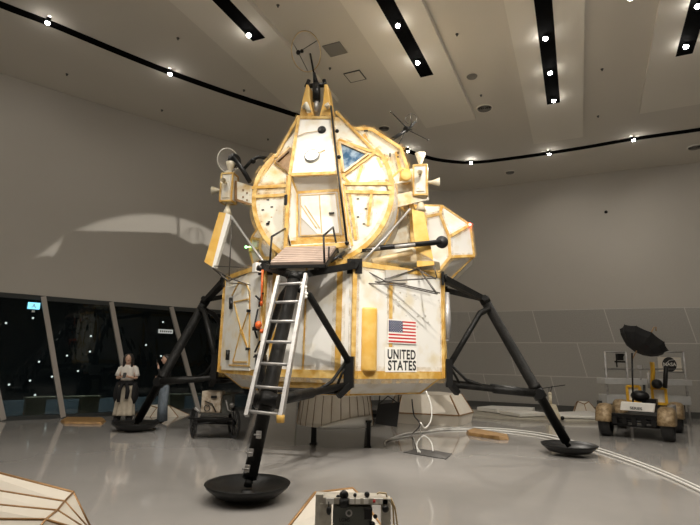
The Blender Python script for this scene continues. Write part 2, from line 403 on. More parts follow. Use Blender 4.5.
# outside terrace behind the glass
mb = MB(); wall_strip(mb, ua, U_WR+.5, -.02, .34, inset=-1.9, th=.2, n=40); struct(mb.build('trim_%d' % tn, 'out')); tn += 1
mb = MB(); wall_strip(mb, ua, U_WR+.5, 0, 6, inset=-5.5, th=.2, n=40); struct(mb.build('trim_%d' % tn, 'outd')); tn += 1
def bench(u0, u1, label):
    mb = MB(); mb2 = MB(); mb3 = MB()
    wall_strip(mb, u0, u1, .46, .52, inset=-.35, th=.4, n=8)
    o = mb.build('bench', 'benchw')
    for uu in (u0, u1-.5):
        mb2 = MB(); wall_strip(mb2, uu+.02, uu+.48, .02, .46, inset=-.38, th=.34, n=3); mb2.build('side_panel', 'benchw', o)
    tag(o, label, 'bench', 'benches behind the dark windows')
ub0 = on_wall(28, 398)[0]; ub1 = on_wall(104, 398)[0]
bench(ub0, ub1, 'long tan bench behind the dark glass left of the standing woman')
bench(ub1+1.9, ub1+3.9, 'tan bench behind the dark glass behind the two women')

# glowing dots added beyond the glass, standing in for spotlight reflections in it
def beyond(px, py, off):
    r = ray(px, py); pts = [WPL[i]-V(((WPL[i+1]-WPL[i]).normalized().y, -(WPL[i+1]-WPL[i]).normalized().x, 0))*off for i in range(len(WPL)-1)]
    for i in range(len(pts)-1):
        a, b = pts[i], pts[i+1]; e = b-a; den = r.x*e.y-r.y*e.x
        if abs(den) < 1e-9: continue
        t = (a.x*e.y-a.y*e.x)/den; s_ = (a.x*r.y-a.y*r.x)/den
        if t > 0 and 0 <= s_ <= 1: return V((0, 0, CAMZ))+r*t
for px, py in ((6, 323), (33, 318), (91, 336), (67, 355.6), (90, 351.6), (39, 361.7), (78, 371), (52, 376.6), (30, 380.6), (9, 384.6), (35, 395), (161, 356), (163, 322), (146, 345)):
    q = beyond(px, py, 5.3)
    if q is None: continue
    n_ = V((-q.x, -q.y, 0)).normalized(); o = empty('reflection_dot', q, label='tiny glowing dot standing in for a spotlight reflection in the dark window glass', cat='lamp', group='stand-in reflection dots behind the dark glass')
    mb = MB(); mb.lathe([(0, 0), (.04, 0), (.05, -.12), (0, -.12)], (0, 0, 0), n_, 12); mb.build('lamp_housing', 'blk', o)  # dark backing of the added dot
    mb = MB(); mb.lathe([(0, .012), (.03, .01), (.035, .0)], (0, 0, 0), n_, 12); mb.build('lens', 'dotglow', o)
# ceiling: dropped bands with black light slots
def P9(px, py, z=H-.12): return W(px, py, z)
bands = []
for k, (ln, lf, rf, rn, se, sf) in enumerate([((168, 0), (284, 104), (345, 146), (247, 0), (259, 39.5), (221, 0)), ((341, 0), (425, 128), (474, 120), (424, 0), (427, 76), (385, 0)),
                                      ((501, 0), (535, 143), (584, 138), (583, 0), (553.5, 103.5), (543, 0)), ((660, 0), (640, 113), (712, 103), (742, 0), (684, 55), (700, 0))]):
    e, a = P9(*se), P9(*sf); d = (e-a).normalized(); n_ = V((-d.y, d.x, 0)); far = P9(*rf) if k == 0 else (P9(*lf)+P9(*rf))/2
    if k == 0: far = P9(292, 112)
    s_far = (far-a).dot(d); lo = -9.5
    pl = [(P9(*q)-a).dot(n_) for q in (ln, lf)]; pr = [(P9(*q)-a).dot(n_) for q in (rn, rf)]
    if k == 0: pr = [(P9(247, 0)-a).dot(n_), (P9(300, 60)-a).dot(n_)]
    yl, yr = sum(pl)/2, sum(pr)/2
    mb = MB(); cs = [a+d*s_+n_*y for s_, y in ((lo, yl), (s_far, yl), (s_far, yr), (lo, yr))]
    mb.loft([[V((c.x, c.y, H-.12)) for c in cs], [V((c.x, c.y, H+.02)) for c in cs]])
    struct(mb.build('trim_%d' % tn, 'ceilb')); tn += 1
    s1 = (e-a).dot(d); mb = MB(); cs = [a+d*s_+n_*y for s_, y in ((lo+.5, -.17), (s1, -.17), (s1, .17), (lo+.5, .17))]
    mb.loft([[V((c.x, c.y, H-.125)) for c in cs], [V((c.x, c.y, H-.10)) for c in cs]])
    struct(mb.build('trim_%d' % tn, 'slot')); tn += 1
    bands.append((a, d, s1))

# curved black track
tp = [(-60, -22), (0, 5), (50, 24), (110, 49), (170, 73), (235, 96), (297, 116), (350, 134), (395, 147), (420, 155.5), (440, 160.5), (471, 163), (510, 159), (549, 153.5), (590, 147), (633, 139.5), (700, 130), (760, 121)]
tpw = catmull([tuple(W(x, y, H-.03).xy) for x, y in tp], 4)
ring = []
for i, p in enumerate(tpw):
    d = (tpw[min(i+1, len(tpw)-1)]-tpw[max(i-1, 0)]).normalized(); n_ = V((-d.y, d.x, 0)); w_ = .11
    ring.append([p+n_*w_+V((0, 0, H+.01)), p-n_*w_+V((0, 0, H+.01)), p-n_*w_+V((0, 0, H-.03)), p+n_*w_+V((0, 0, H-.03))])
mb = MB(); mb.loft(ring); struct(mb.build('trim_%d' % tn, 'slot')); tn += 1

def aim(o, target): o.rotation_euler = (V(target)-o.location).to_track_quat('-Z', 'Y').to_euler()
def spotlight(loc, target, power, label, group, size=math.radians(50), blend=.6, col=(1, .93, .83), rad=.04, show=True):
    loc = V(loc); t = V(target)
    o = empty('spotlight', loc, label=label, cat='spotlight', group=group)
    d = (t-loc).normalized()
    mb = MB(); mb.lathe([(.03, -.09), (.05, -.08), (.055, .0), (.05, .03), (.045, .03)], (0, 0, 0), d, 16); mb.build('lamp_housing', 'blk', o)
    mb = MB(); mb.sphere(d*.02+V((0, 0, -.015)), .052, 12); mb.build('lens', 'lampspot', o)
    if power:
        ld = bpy.data.lights.new('spot', 'SPOT'); ld.energy = power; ld.spot_size = size; ld.spot_blend = blend; ld.color = col; ld.shadow_soft_size = rad
        lo = bpy.data.objects.new('lamp', ld); COL.objects.link(lo); lo.parent = o; lo.location = d*.10+V((0, 0, -.015))
        lo.rotation_euler = d.to_track_quat('-Z', 'Y').to_euler()
    return o
TGT = V((-.25, 10.9, 4.6))
def sp_px(px, py, z, target, power, label, **k): return spotlight(W(px, py, z), target, power, label, k.pop('group', 'spotlights along the curved ceiling track'), **k)
for px, py, tg, pw, lb in [(48, 21, (-9, 12, 4), 500, 'bright spotlight nearest the top left corner, on the curved black track'),
                      (170, 72.5, (-5, 15, 3), 250, 'second bright spotlight from the left on the curved black track'),
                      (408, 150, (3, 20, 3), 700, 'bright spotlight on the curved track just right of the lander top'),
                      (471, 162.5, (1.8, 6.5, 0), 700, 'bright spotlight at the bend of the curved track right of the thruster'),
                      (549, 153, (9, 18, 3), 900, 'bright spotlight on the curved track, second from the right edge'),
                      (633, 139, (13, 16, 3), 900, 'bright spotlight on the curved track nearest the right edge')]:
    sp_px(px, py, H-.09, tg, pw*WW if px != 471 else BK, lb, size=math.radians(140 if px != 471 else 60), blend=1 if px != 471 else .6, rad=.04)
for k, px, py, tg, pw, lb in [(0, 249, 34, (-3, 8, 0), 400, 'spotlight at the end of the left ceiling slot'),
                      (1, 398, 24, (-.3, 10.9, 4.4), 230, 'nearer spotlight of the two in the central ceiling slot'),
                      (1, 418, 61.5, (-.3, 10.9, 4.4), 230, 'farther spotlight of the two in the central ceiling slot'),
                      (2, 546, 37, (-.3, 10.9, 3.0), 300, 'nearest spotlight of three in the slot right of centre'),
                      (2, 550, 71.5, (5.5, 12, 0), 400, 'middle spotlight of three in the slot right of centre'),
                      (2, 553.5, 99.5, (7, 13, 0), 500, 'farthest spotlight of three in the slot right of centre'),
                      (3, 686, 45.5, (3, 7, 0), 500, 'lower spotlight in the slot at the right edge'),
                      (3, 698, 5, (1, 8, 0), 500, 'upper spotlight in the slot at the right edge')]:
    sp_px(px, py, H-.17, tg, pw*SS, lb, group='spotlights in the straight ceiling slots')
# the same slots run on over and behind the camera, with more of the same spotlights
far_l = 'small white spotlight in a ceiling slot overhead, in front of the picture'
for b_, (a_, d_, s1_) in enumerate(bands):
    for k in range(5):
        s_ = -1.2-1.7*k; q = a_+d_*s_; q.z = H-.17
        spotlight(q, (q.x*.8, q.y+2.5, 0), 420*FF, far_l, 'spotlights in the straight ceiling slots', size=math.radians(110), blend=.8, rad=.08)
def lamp(loc, tg, power, size=60, blend=.5, rad=.05, col=(1, .94, .85)):
    return spotlight(loc, tg, power, far_l, 'spotlights in the straight ceiling slots', size=math.radians(size), blend=blend, rad=rad, col=col)
LMP = V((5, 8, 8.25)); AX = V(AXIS)
lamp(LMP, LMP+AX*10, KEY, HALF*2, .10, .035)
lamp((2.6, 2.5, 8.7), (.6, 10.0, 2.3), K2, 46, .6)
lamp((-1.4, 3.2, 8.7), (-.8, 9.8, 2.6), K3, 46, .6)
for x, y in ((-8, 6), (-9, 0), (10, 6), (11, 12)):
    lamp((x, y, 8.7), (x*.9, y+1.5, 0), 500*FF, 140, .8, .2)
# unseen area lights added behind the glass to brighten the terrace and benches
for px in (10, 50, 90, 140, 180):
    u = on_wall(px, 400)[0]; q, d, n_ = wall_at(u, -.3)
    ld = bpy.data.lights.new('terrace_fill', 'AREA'); ld.shape = 'SQUARE'; ld.size = .3; ld.energy = 16; ld.color = (.85, .95, 1)
    o = bpy.data.objects.new('terrace_fill', ld); COL.objects.link(o); o.location = q+V((0, 0, 2.9)); o.rotation_euler = (-n_*.45+V((0, 0, -1))).to_track_quat('-Z', 'Y').to_euler()
w = bpy.data.worlds.new('world'); S.world = w; w.use_nodes = True
w.node_tree.nodes['Background'].inputs[0].default_value = (.01, .012, .014, 1); w.node_tree.nodes['Background'].inputs[1].default_value = .5

# ceiling fittings
def vent_round(px, py, r, label):
    p = W(px, py, H); o = empty('ceiling_vent', p, label=label, cat='vent', group='round ceiling vents')
    mb = MB(); mb.lathe([(r, 0), (r, -.03), (r*.9, -.035), (r*.82, -.01), (r*.82, 0)], (0, 0, 0), (0, 0, 1), 32); mb.build('outer_ring', 'ceilb', o)
    for k, f in enumerate((.78, .58, .38, .18)):
        mb = MB(); mb.lathe([(r*f, -.04), (r*(f-.12), -.015), (r*(f-.14), -.015), (r*(f-.02), -.045), (r*f, -.04)], (0, 0, 0), (0, 0, 1), 28); mb.build('diffuser_cone', 'vent', o)
    mb = MB(); mb.lathe([(0, -.006), (r*.82, -.006)], (0, 0, 0), (0, 0, 1), 28); mb.build('duct_opening', 'slot', o)
vent_round(484.5, 108, .24, 'large round vent in the ceiling left of the third light slot')
vent_round(384, 128, .2, 'round vent just above the lander top right slope')
vent_round(510, 172, .2, 'round vent below the curved track near the middle of the right wall')
vent_round(695, 147, .24, 'round vent at the right edge below the curved track')
p = W(472, 76.5, H-.0); mb = MB(); mb.lathe([(0, -.03), (.12, -.03), (.14, 0)], (0, 0, 0), (0, 0, 1), 24); o = mb.build('ceiling_speaker', 'vent'); o.location = p
tag(o, 'small grey round ceiling speaker above the large round vent', 'speaker')
d0 = bands[1][1]
def hatch(px, py, mt, label, rim):
    p = W(px, py, H); o = empty('ceiling_hatch', p, math.atan2(d0.y, d0.x), label=label, cat='hatch')
    mb = MB(); mb.box((0, 0, -.01), (.42, .42, .02)); mb.build('cover', mt, o)
    mb = MB()
    for a in (-1, 1): mb.box((a*.22, 0, -.012), (.02, .46, .024)); mb.box((0, a*.22, -.012), (.42, .02, .024))
    mb.build('rim', rim, o)
hatch(335, 49, 'vent', 'dark grey square ceiling grille right of the round dish', 'vent')
hatch(355, 76, 'ceil', 'pale square ceiling access hatch with thin dark rim', 'ventd')
for i, (px, py, lb) in enumerate([(67, 74, 'tiny dark sprinkler below the curved track near the left'), (178, 38, 'tiny dark sprinkler above the second track spotlight'), (162, 110, 'tiny dark sprinkler below the second track spotlight'),
     (244, 90, 'tiny dark sprinkler above the track left of the lander'), (278, 5, 'tiny dark sprinkler at the top edge left of the dish'), (330, 68, 'tiny sprinkler beside the pale ceiling hatch'),
     (268, 139, 'tiny dark sprinkler beside the lander left shoulder'), (457, 34, 'tiny dark sprinkler between the central and third slots'), (602, 69, 'tiny dark sprinkler right of the third slot'), (598, 116, 'tiny pale sprinkler below right of the third slot'), (481, 95, 'tiny sprinkler just above the large round vent')]):
    mb = MB(); mb.lathe([(0, -.05), (.02, -.05), (.012, -.02), (.035, -.012), (.035, 0)], (0, 0, 0), (0, 0, 1), 12); o = mb.build('sprinkler', 'ventd'); o.location = W(px, py, H); tag(o, lb, 'sprinkler', 'ceiling sprinklers')
u, z = on_wall(606, 212); p, d, n_ = wall_at(u, .0)
mb = MB(); mb.lathe([(0, .06), (.05, .05), (.06, 0)], p+V((0, 0, z)), n_, 16); tag(mb.build('wall_camera', 'blk'), 'small black round camera high on the right wall', 'camera')
# notice sign and a stand-in exit sign reflection on the window wall
def sign(px, py, w_, h_, mt, label, name):
    u, z = on_wall(px, py); p, d, n_ = wall_at(u, .06); R = Matrix((d, n_, V((0, 0, 1)))).transposed()
    mb = MB(); mb.box(p+V((0, 0, z)), (w_, .05, h_), mat=R); return tag(mb.build(name, mt), label, 'sign'), p+V((0, 0, z))+n_*.03, d, n_
M['exit'] = mat('exit_reflection_glow', (.2, .6, .75), .5, emit=(.25, .75, 1), estr=1.3)  # emission imitates the reflection of an exit sign
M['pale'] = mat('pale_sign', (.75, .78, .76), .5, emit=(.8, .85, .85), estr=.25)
so, p, d, n_ = sign(33.5, 306, .27, .17, 'exit', 'glowing blue stand-in for a reflected exit sign on the dark window at far left', 'exit_reflection')
mb = MB(); R = Matrix((d, n_, V((0, 0, 1)))).transposed()
mb.beam(p+d*-.05+V((0, 0, -.05)), p+V((0, 0, .01)), .02); mb.beam(p+V((0, 0, .01)), p+V((0, 0, .04)), .03); mb.beam(p, p+d*.05+V((0, 0, -.05)), .02); mb.beam(p+V((0, 0, -.12)), p+V((0, 0, -.17)), .05)
mb.build('pictogram', 'pw', so)
so, p, d, n_ = sign(165, 331.5, .42, .12, 'pale', 'small white wall sign on the dark window above the second woman', 'notice_sign')
mb = MB(); R = Matrix((d, n_, V((0, 0, 1)))).transposed()
for k in range(6): mb.box(p+d*(-.15+.06*k), (.035, .004, .05), mat=R)
mb.build('lettering', 'ink', so)

# ------------------------------------------------------------------ the lunar lander
lander = empty('lunar_lander', LC, YAW, label='life-size white and amber lunar lander on four black legs in the middle of the hall', cat='spacecraft')
A, Wd, ZB, ZT = 2.27, .81, 1.37, 3.33
OCT = [(Wd, -A), (A, -Wd), (A, Wd), (Wd, A), (-Wd, A), (-A, Wd), (-A, -Wd), (-Wd, -A)]
def octr(s, z, da=0): return [V((x*s, y*s, z)) for x, y in OCT]
mb = MB(); mb.loft([octr(1, ZB), octr(1, ZT)]); desc = mb.build('descent_stage', 'clean', lander, bevel=.015)
desc['label'] = 'octagonal white lower body with amber edges'
# amber edges of the descent box
mb = MB()
for i in range(8):
    x, y = OCT[i]; x2, y2 = OCT[(i+1) % 8]
    mb.beam((x, y, ZB), (x, y, ZT), .075, .075, upd=(x, y, 0))
    mb.beam((x, y, ZB+.05), (x2, y2, ZB+.05), .03, .13); mb.beam((x, y, ZT-.02), (x2, y2, ZT-.02), .03, .09)
for x in (-.62, .55): mb.beam((x, -A-.004, ZB+.1), (x, -A-.004, ZT-.06), .10, .012, upd=(0, 1, 0))
mb.beam((-.05, -A-.004, ZB+.1), (-.05, -A-.004, ZT-.06), .03, .012, upd=(0, 1, 0))
DN = (1, -1, 0); DD = A+Wd
def DG(px, py, off=0): return LP(px, py, V(DN)/math.sqrt(2), DD/math.sqrt(2)+off)
for px in (391,):
    p = DG(px, 268, .005); q = DG(px, 374, .005); mb.beam((p.x, p.y, ZB+.1), (p.x, p.y, ZT-.06), .07, .014, upd=DN)
mb.build('amber_edging', 'amber', desc); stain(mb, desc, 2.2, .7)
# bay door with angular ribs on the left diagonal face
LN = V((-1, -1, 0))/math.sqrt(2); LDv = DD/math.sqrt(2)
def DL(px, py, off=0): return LP(px, py, LN, LDv+off)
mb = MB(); c = [DL(*q, .0) for q in ((227, 287), (249, 283), (251, 371), (223, 370))]; mb.poly(c, .04, LN); bay = mb.build('equipment_bay_door', 'white', desc, bevel=.01)
mb = MB()
def ln(*pts):
    for a, b in zip(pts, pts[1:]): mb.beam(DL(*a, .045), DL(*b, .045), .022, .025, upd=LN)
ln((232, 296), (239, 282), (246, 284), (250, 292), (249, 366), (229, 365)); ln((234, 302), (249, 299)); ln((234, 302), (241, 330), (233, 362), (247, 362)); ln((248, 312), (242, 330), (248, 349)); ln((240, 330), (248, 349))
mb.build('door_rib', 'amber', bay)
mb = MB()
for q in ((231, 300), (232, 308), (228, 356), (229, 349)): pass
for a, b in (((231, 298), (231, 309)), ((228, 350), (227.5, 360))): mb.tube([DL(*a, .07), DL(*b, .07)], .04, 10)
mb.build('hinge', 'blk', bay)
mb = MB()
for q in ((249, 311), (248, 349), (257, 356)): mb.box(DL(*q, .06), (.07, .07, .05))
mb.build('latch', 'blk', bay)
# open equipment column between bay door and front face
mb = MB(); mb.poly([DL(*q, .01) for q in ((252, 280), (263, 276), (263, 368), (252, 370))], .03, LN); mb.build('side_panel', 'clean', desc)
mb = MB(); mb.tube([DL(262.5, 270, .1), DL(261.5, 306, .1)], .02, 8); mb.sphere(DL(258.5, 325, .12), .06, 12, (1, 1, 1.2)); mb.sphere(DL(262, 331, .12), .04, 10); mb.sphere(DL(261.5, 303, .1), .03, 8, (1, 1, 1.6)); mb.build('orange_cover', 'orange', desc)['label'] = 'bright orange cover tube'
mb = MB()
for pts in (((256, 296), (260, 300), (263, 293)), ((260, 300), (259, 307)), ((258, 309), (254, 328), (257, 338)), ((254, 357), (262, 353)), ((260, 341), (255, 352))):
    mb.tube([DL(*q, .09) for q in pts], .018, 8)
mb.box(DL(256, 329, .1), (.1, .1, .06)); mb.build('hose', 'blk', desc)
mb = MB(); mb.box(DL(258, 268, .12), (.16, .16, .17), rz=PI/4); mb.build('camera_box', 'pw', desc, bevel=.01)
mb = MB(); mb.lathe([(0, .0), (.05, .0), (.05, -.06)], DL(257.5, 268, .22), LN, 16); mb.build('camera_lens', 'blk', desc)
# amber half-round cover, flag, lettering, scuffs
c0 = DG(368.5, 371); c1 = DG(368.5, 308); ux = V((1, 1, 0)).normalized()
wpx = (DG(376, 340)-DG(361, 340)).length/2
mb = MB(); ring = []
for z in (c0.z, c0.z+.03, c1.z-.03, c1.z):
    k = .94 if z in (c0.z, c1.z) else 1
    ring.append([V((c0.x, c0.y, z))+ux*math.cos(t)*wpx*k+V(DN).normalized()*(math.sin(t)*wpx*.75*k-.01) for t in [PI*i/16 for i in range(17)]])
mb.loft(ring, smooth=True); mb.build('rounded_cover', 'gold', desc)
def onDG(px, py): q = DG(px, py); return q
fl, fr = DG(388, 321.5), DG(415, 321.5); ft = DG(400, 321).z; fb = DG(400, 342.5).z
U0 = V((fl.x, fl.y, 0)); fw = (V((fr.x, fr.y, 0))-U0).length; nn = V(DN).normalized()
mb = MB()
def fq(u0, u1, z0, z1, off, mi):
    mb.cur = mi; mb.poly([U0+ux*u0+nn*off+V((0, 0, z0)), U0+ux*u1+nn*off+V((0, 0, z0)), U0+ux*u1+nn*off+V((0, 0, z1)), U0+ux*u0+nn*off+V((0, 0, z1))], .003, nn)
fq(-.02, fw+.02, fb-.02, ft+.02, .016, 1)
hs = (ft-fb)/13
for i in range(13): fq(0, fw, ft-hs*(i+1), ft-hs*i, .020, 0 if i % 2 == 0 else 1)
fq(0, fw*.5, ft-hs*7, ft, .024, 2)
mb.cur = 1
for r in range(9):
    for cidx in range(6 if r % 2 == 0 else 5):
        uu = fw*.5*((cidx+.5)/6+(0 if r % 2 == 0 else 1/12)); zz = ft-hs*7*(r+.6)/9.2
        pts = [U0+ux*(uu+math.sin(k*PI/5)*(.011 if k % 2 == 0 else .005))+nn*.0275+V((0, 0, zz+math.cos(k*PI/5)*(.011 if k % 2 == 0 else .005))) for k in range(10)]
        mb.poly(pts, .001, nn)
mb.build('flag', ['red', 'pw', 'navy'], desc)
t1 = DG(401, 355); t2 = DG(401.5, 366); tw = (DG(415, 360)-DG(387, 360)).length; th_ = abs(DG(401, 349.5).z-DG(401, 359).z)
mb = MB(); mb.poly([DG(385, 347, .018), DG(416.5, 348, .018), DG(416.5, 372, .018), DG(385, 372, .018)], .003, nn); mb.build('lettering_backing', 'pw', desc)
for body, c in (('UNITED', t1), ('STATES', t2)):
    o = text('lettering', body, 'ink', c+nn*.024, ux, (0, 0, 1), th_, 1, 0, .028, desc, 1.1)
    xs = [v.co.dot(ux) for v in o.data.vertices]; k = tw/(max(xs)-min(xs)); cm = (max(xs)+min(xs))/2; cc = c.dot(ux)
    for v in o.data.vertices: v.co += ux*((v.co.dot(ux)-cm)*k+cc-v.co.dot(ux))
mb = MB()
random.seed(3)
for k in range(26):
    q = DG(403+random.gauss(0, 10) if k < 16 else 425+random.gauss(0, 8), 296+random.gauss(0, 6) if k < 16 else 312+random.gauss(0, 9), .003)
    s_ = random.uniform(.008, .028); mb.poly([q+ux*s_*math.cos(t)+V((0, 0, s_*.5*math.sin(t)*random.uniform(.5, 1.5))) for t in [i*PI/3 for i in range(6)]], .002, nn)
mb.build('scuff_mark', 'grey', desc)['kind'] = 'stuff'
mb = MB(); mb.poly([DG(*q, .022) for q in ((385, 270), (407, 270), (407, 283), (385, 282))], .01, nn); mb.build('grey_patch', 'grey', desc)
mb = MB(); mb.tube([V((A+.08, -Wd+.1, 3.0)), V((A+.08, -Wd+.1, 2.45)), V((A+.08, -Wd+.1, 2.1))], .07, 12, rs=[.05, .075, .06]); mb.box((A+.05, -Wd+.1, 2.1), (.1, .1, .08)); mb.build('sample_tube', 'alu', desc)
# underside
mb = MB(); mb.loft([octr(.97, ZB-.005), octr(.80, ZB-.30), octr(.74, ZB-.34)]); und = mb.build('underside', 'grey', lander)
mb = MB()
for i in range(8):
    x, y = OCT[i]; mb.beam((x*.97, y*.97, ZB), (x*.8, y*.8, ZB-.3), .035)
    x2, y2 = OCT[(i+1) % 8]; mb.beam((x*.8, y*.8, ZB-.3), (x2*.8, y2*.8, ZB-.3), .035)
mb.tube([(-.6, -2.02, ZB-.14), (.6, -2.02, ZB-.14)], .07, 10)
mb.build('underside_frame', 'amber', und)
# engine bell
mb = MB(); mb.lathe([(.66, ZB-.3), (.70, 1.0), (.74, .8), (.765, .6), (.785, .45), (.79, .36), (.76, .36), (.72, .75), (.64, 1.0)], (.02, .0, 0), (0, 0, 1), 40); bell = mb.build('engine_bell', 'plinth', lander)
mb = MB()
for k in range(26):
    t = 2*PI*k/26; mb.tube([V((.02, 0, 0))+V((math.cos(t)*r, math.sin(t)*r, z)) for r, z in ((.705, 1.0), (.745, .8), (.77, .6), (.79, .45), (.795, .36))], .006, 5)
mb.build('seam_rib', 'brown', bell)
mb = MB(); ba = V((.02, 0, 0)); ts = [-1.75+k*1.5/14 for k in range(15)]
mb.loft([[ba+V((math.cos(t)*rr, math.sin(t)*rr, .35)), ba+V((math.cos(t)*(rr+.03), math.sin(t)*(rr+.03), .36+.2*math.sin(PI*.5*min(1, (k+.3)/11)))), ba+V((math.cos(t)*(rr-.01), math.sin(t)*(rr-.01), .38+.2*math.sin(PI*.5*min(1, (k+.3)/11))))] for k, t in enumerate(ts) for rr in (.80,)], smooth=True); mb.build('pale_lip_crescent', 'pw', bell)  # pale crescent strip along the lower edge of the bell
# dark panel hanging under the body, props under the bell
mb = MB(); c = [L(*q, -.9) for q in ((378, 404), (400, 402), (397, 427), (375, 424))]; mb.poly(c, .03, (0, 1, 0)); hp = mb.build('hanging_panel', 'blk', lander)
mb = MB()
for q in ((379, 404), (398, 403)): mb.tube([L(*q, -.88), L(q[0]+1, 394, -.88)], .012, 6)
mb.tube([L(379, 404, -.88), L(388, 396, -.88), L(398, 403, -.88)], .012, 6); mb.build('hanger', 'blk', hp)
for q_, w_ in ((W(313.5, 444), .1), (W(368.5, 447), .08)):
    q_ = LRI @ (q_-LC); x, y = q_.x, q_.y
    mb = MB(); mb.box((x, y, .24), (w_, .05, .48)); mb.box((x, y, .012), (w_+.04, .1, .024)); mb.box((x, y, .48), (w_+.03, .1, .04)); mb.build('support_post', 'blk', lander)
# ---------------- legs
def make_leg():
    ft_ = V((0, -4.58, .14)); ap = V((0, -3.1, 2.95)); d = (ft_-ap).normalized()
    at = lambda t: ap.lerp(ft_, t)
    mb = MB(); mb.tube([ap, at(.6), at(.6), at(.63), at(.63), at(.97)], .1, 18, rs=[.095, .105, .115, .115, .088, .088])
    mb.tube([at(.97), at(1)], .05, 12); mb.tube([ap+V((-.14, 0, .02)), ap+V((.14, 0, .02))], .06, 10)
    mb.tube([at(-.01), at(.03)], .105, 14)
    root = mb.build('landing_leg', 'black', lander)
    mb = MB(); mb.lathe([(0, .02), (.22, .025), (.38, .06), (.485, .145), (.51, .185), (.50, .19), (.47, .15), (.34, .085), (.2, .055), (.09, .055), (.07, .11), (0, .11)], (0, -4.58, 0), (0, 0, 1), 48)
    mb.build('footpad', 'blk', root)
    mid = at(.66)
    for s in (-1, 1):
        mb = MB(); c_ = V((s*Wd, -A, ZT-.06)); mb.beam(c_, ap, .15, .12, w2=.12, h2=.10); mb.box(c_+V((0, -.01, -.02)), (.26, .05, .26))
        mb.tube([c_+V((0, -.04, 0)), c_+V((0, -.09, 0))], .08, 12)
        mb.build('outrigger', 'black', root)
        lo = V((s*(Wd-.02), -A-.08, ZB+.1)); mb = MB(); k1 = at(.07)+V((s*.07, .02, 0)); k2 = ap.lerp(lo, .13)+V((s*.12, 0, -.1))
        mb.tube([k1, k2, lo+V((0, -.02, .12))], .055, 12); mb.build('side_brace', 'black', root)
        mb = MB(); mb.box(lo+V((-s*.02, -.03, .0)), (.16, .12, .5)); mb.beam(lo+V((0, -.03, -.2)), V((s*.62, -A-.25, ZB-.28)), .1)
        mb.build('brace_bracket', 'blk', root)
        e0 = V((s*.70, -A-.05, ZB-.12)); e1 = mid+V((s*.05, 0, 0)); mb = MB(); j = e0.lerp(e1, .5); mb.tube([e0, j, j, e1], .07, 14, rs=[.055, .055, .078, .078]); mb.tube([V((s*.76, -A-.05, ZB+.34)), e0.lerp(e1, .22)+V((0, 0, .1)), e0.lerp(e1, .46)], .028, 8); mb.tube([V((s*.76, -A-.05, ZB+.34)), e0.lerp(e1, .15)], .022, 8)
        mb.build('secondary_strut', 'black', root)
    mb = MB(); mb.tube([mid+V((-.16, .02, 0)), mid+V((.16, .02, 0))], .1, 14); mb.tube([at(.63), at(.69)], .125, 16)
    mb.tube([V((-.62, -A-.2, ZB-.22)), V((.62, -A-.2, ZB-.22))], .045, 10)
    mb.build('strut_collar', 'blk', root)
    return root
leg0 = make_leg(); LEGS = [leg0]
for k in (1, 2, 3):
    c = copy_tree(leg0); c.rotation_euler = (0, 0, k*PI/2); LEGS.append(c)
mb = MB(); ap = V((0, -3.1, 3.0)); ft_ = V((0, -4.58, .14)); fn = V((0, -.89, -.46))
for t in (.80, .87, .93):
    p = ap.lerp(ft_, t)+V((.03 if t < .85 else -.02, -.1, 0)); mb.box(p, (.06, .03, .09)); mb.tube([p+V((-.06, -.01, 0)), p+V((.03, -.01, 0))], .01, 6)
mb.build('strut_fitting', 'alu', leg0)
# ladder
lt, rt, lb_, rb_ = L(278, 283, -3.3), L(305.5, 281, -3.3), L(246.5, 416, -4.42), L(280.5, 420, -4.42)
mb = MB(); mb.beam(lt+V((0, .02, .1)), lb_, .05, .07, upd=(0, 1, 0)); mb.beam(rt+V((0, .02, .1)), rb_, .05, .09, upd=(0, 1, 0)); lad = mb.build('ladder', 'alu', lander)
for k in range(7):
    t = .015+k*.955/6; a = lt.lerp(lb_, t); b = rt.lerp(rb_, t); m1 = MB(); m1.tube([a, b], .022, 10); m1.build('rung', 'alu', lad)
mb = MB(); mb.tube([rb_+V((0, 0, .06)), rb_-V((0, 0, .03))], .05, 10); mb.build('amber_tip', 'gold', lad)
mb = MB(); 
for k in range(5): mb.sphere(L(303+k*.4, 284+k*3.2, -3.38), .04+.01*(k % 2), 8, (1.2, .8, .8))
mb.build('bundled_lanyard', 'pw', lad)
# porch
pf, pb = [V((-.46, -3.02, 3.17)), V((.46, -3.02, 3.17))], [V((-.5, -2.1, 3.65)), V((.44, -2.1, 3.65))]
mb = MB(); nrm = (pf[1]-pf[0]).cross(pb[0]-pf[0]).normalized()
for k in range(9):
    a, b = k/9, (k+.8)/9
    mb.poly([pf[0].lerp(pb[0], a), pf[1].lerp(pb[1], a), pf[1].lerp(pb[1], b), pf[0].lerp(pb[0], b)], .03, nrm)
mb.poly([pf[0], pf[1], pb[1], pb[0]], -.02, nrm)
porch = mb.build('porch', 'plank', lander)
mb = MB(); mb.beam(pf[0]-nrm*.05, pf[1]-nrm*.05, .05); mb.beam(pf[0]-nrm*.06, pb[0]-nrm*.06, .05); mb.beam(pf[1]-nrm*.06, pb[1]-nrm*.06, .05)
mb.beam((-.3, -2.95, 3.1), (-.3, -2.3, 3.3), .06); mb.beam((.3, -2.95, 3.1), (.3, -2.3, 3.3), .06)
mb.build('porch_frame', 'blk', porch)
for s, (a, b, c, d_, ) in enumerate(((pf[0], V((-.45, -3.02, 3.63)), V((-.53, -2.1, 4.02)), V((-.42, -2.1, 3.64))), (pf[1], V((.43, -3.02, 3.62)), V((.36, -2.1, 4.01)), V((.47, -2.1, 3.53))))):
    mb = MB(); mb.tube([a, b], .018, 8); mb.tube([b, c], .018, 8); mb.tube([c, d_], .018, 8); mb.build('handrail', 'blk', porch)
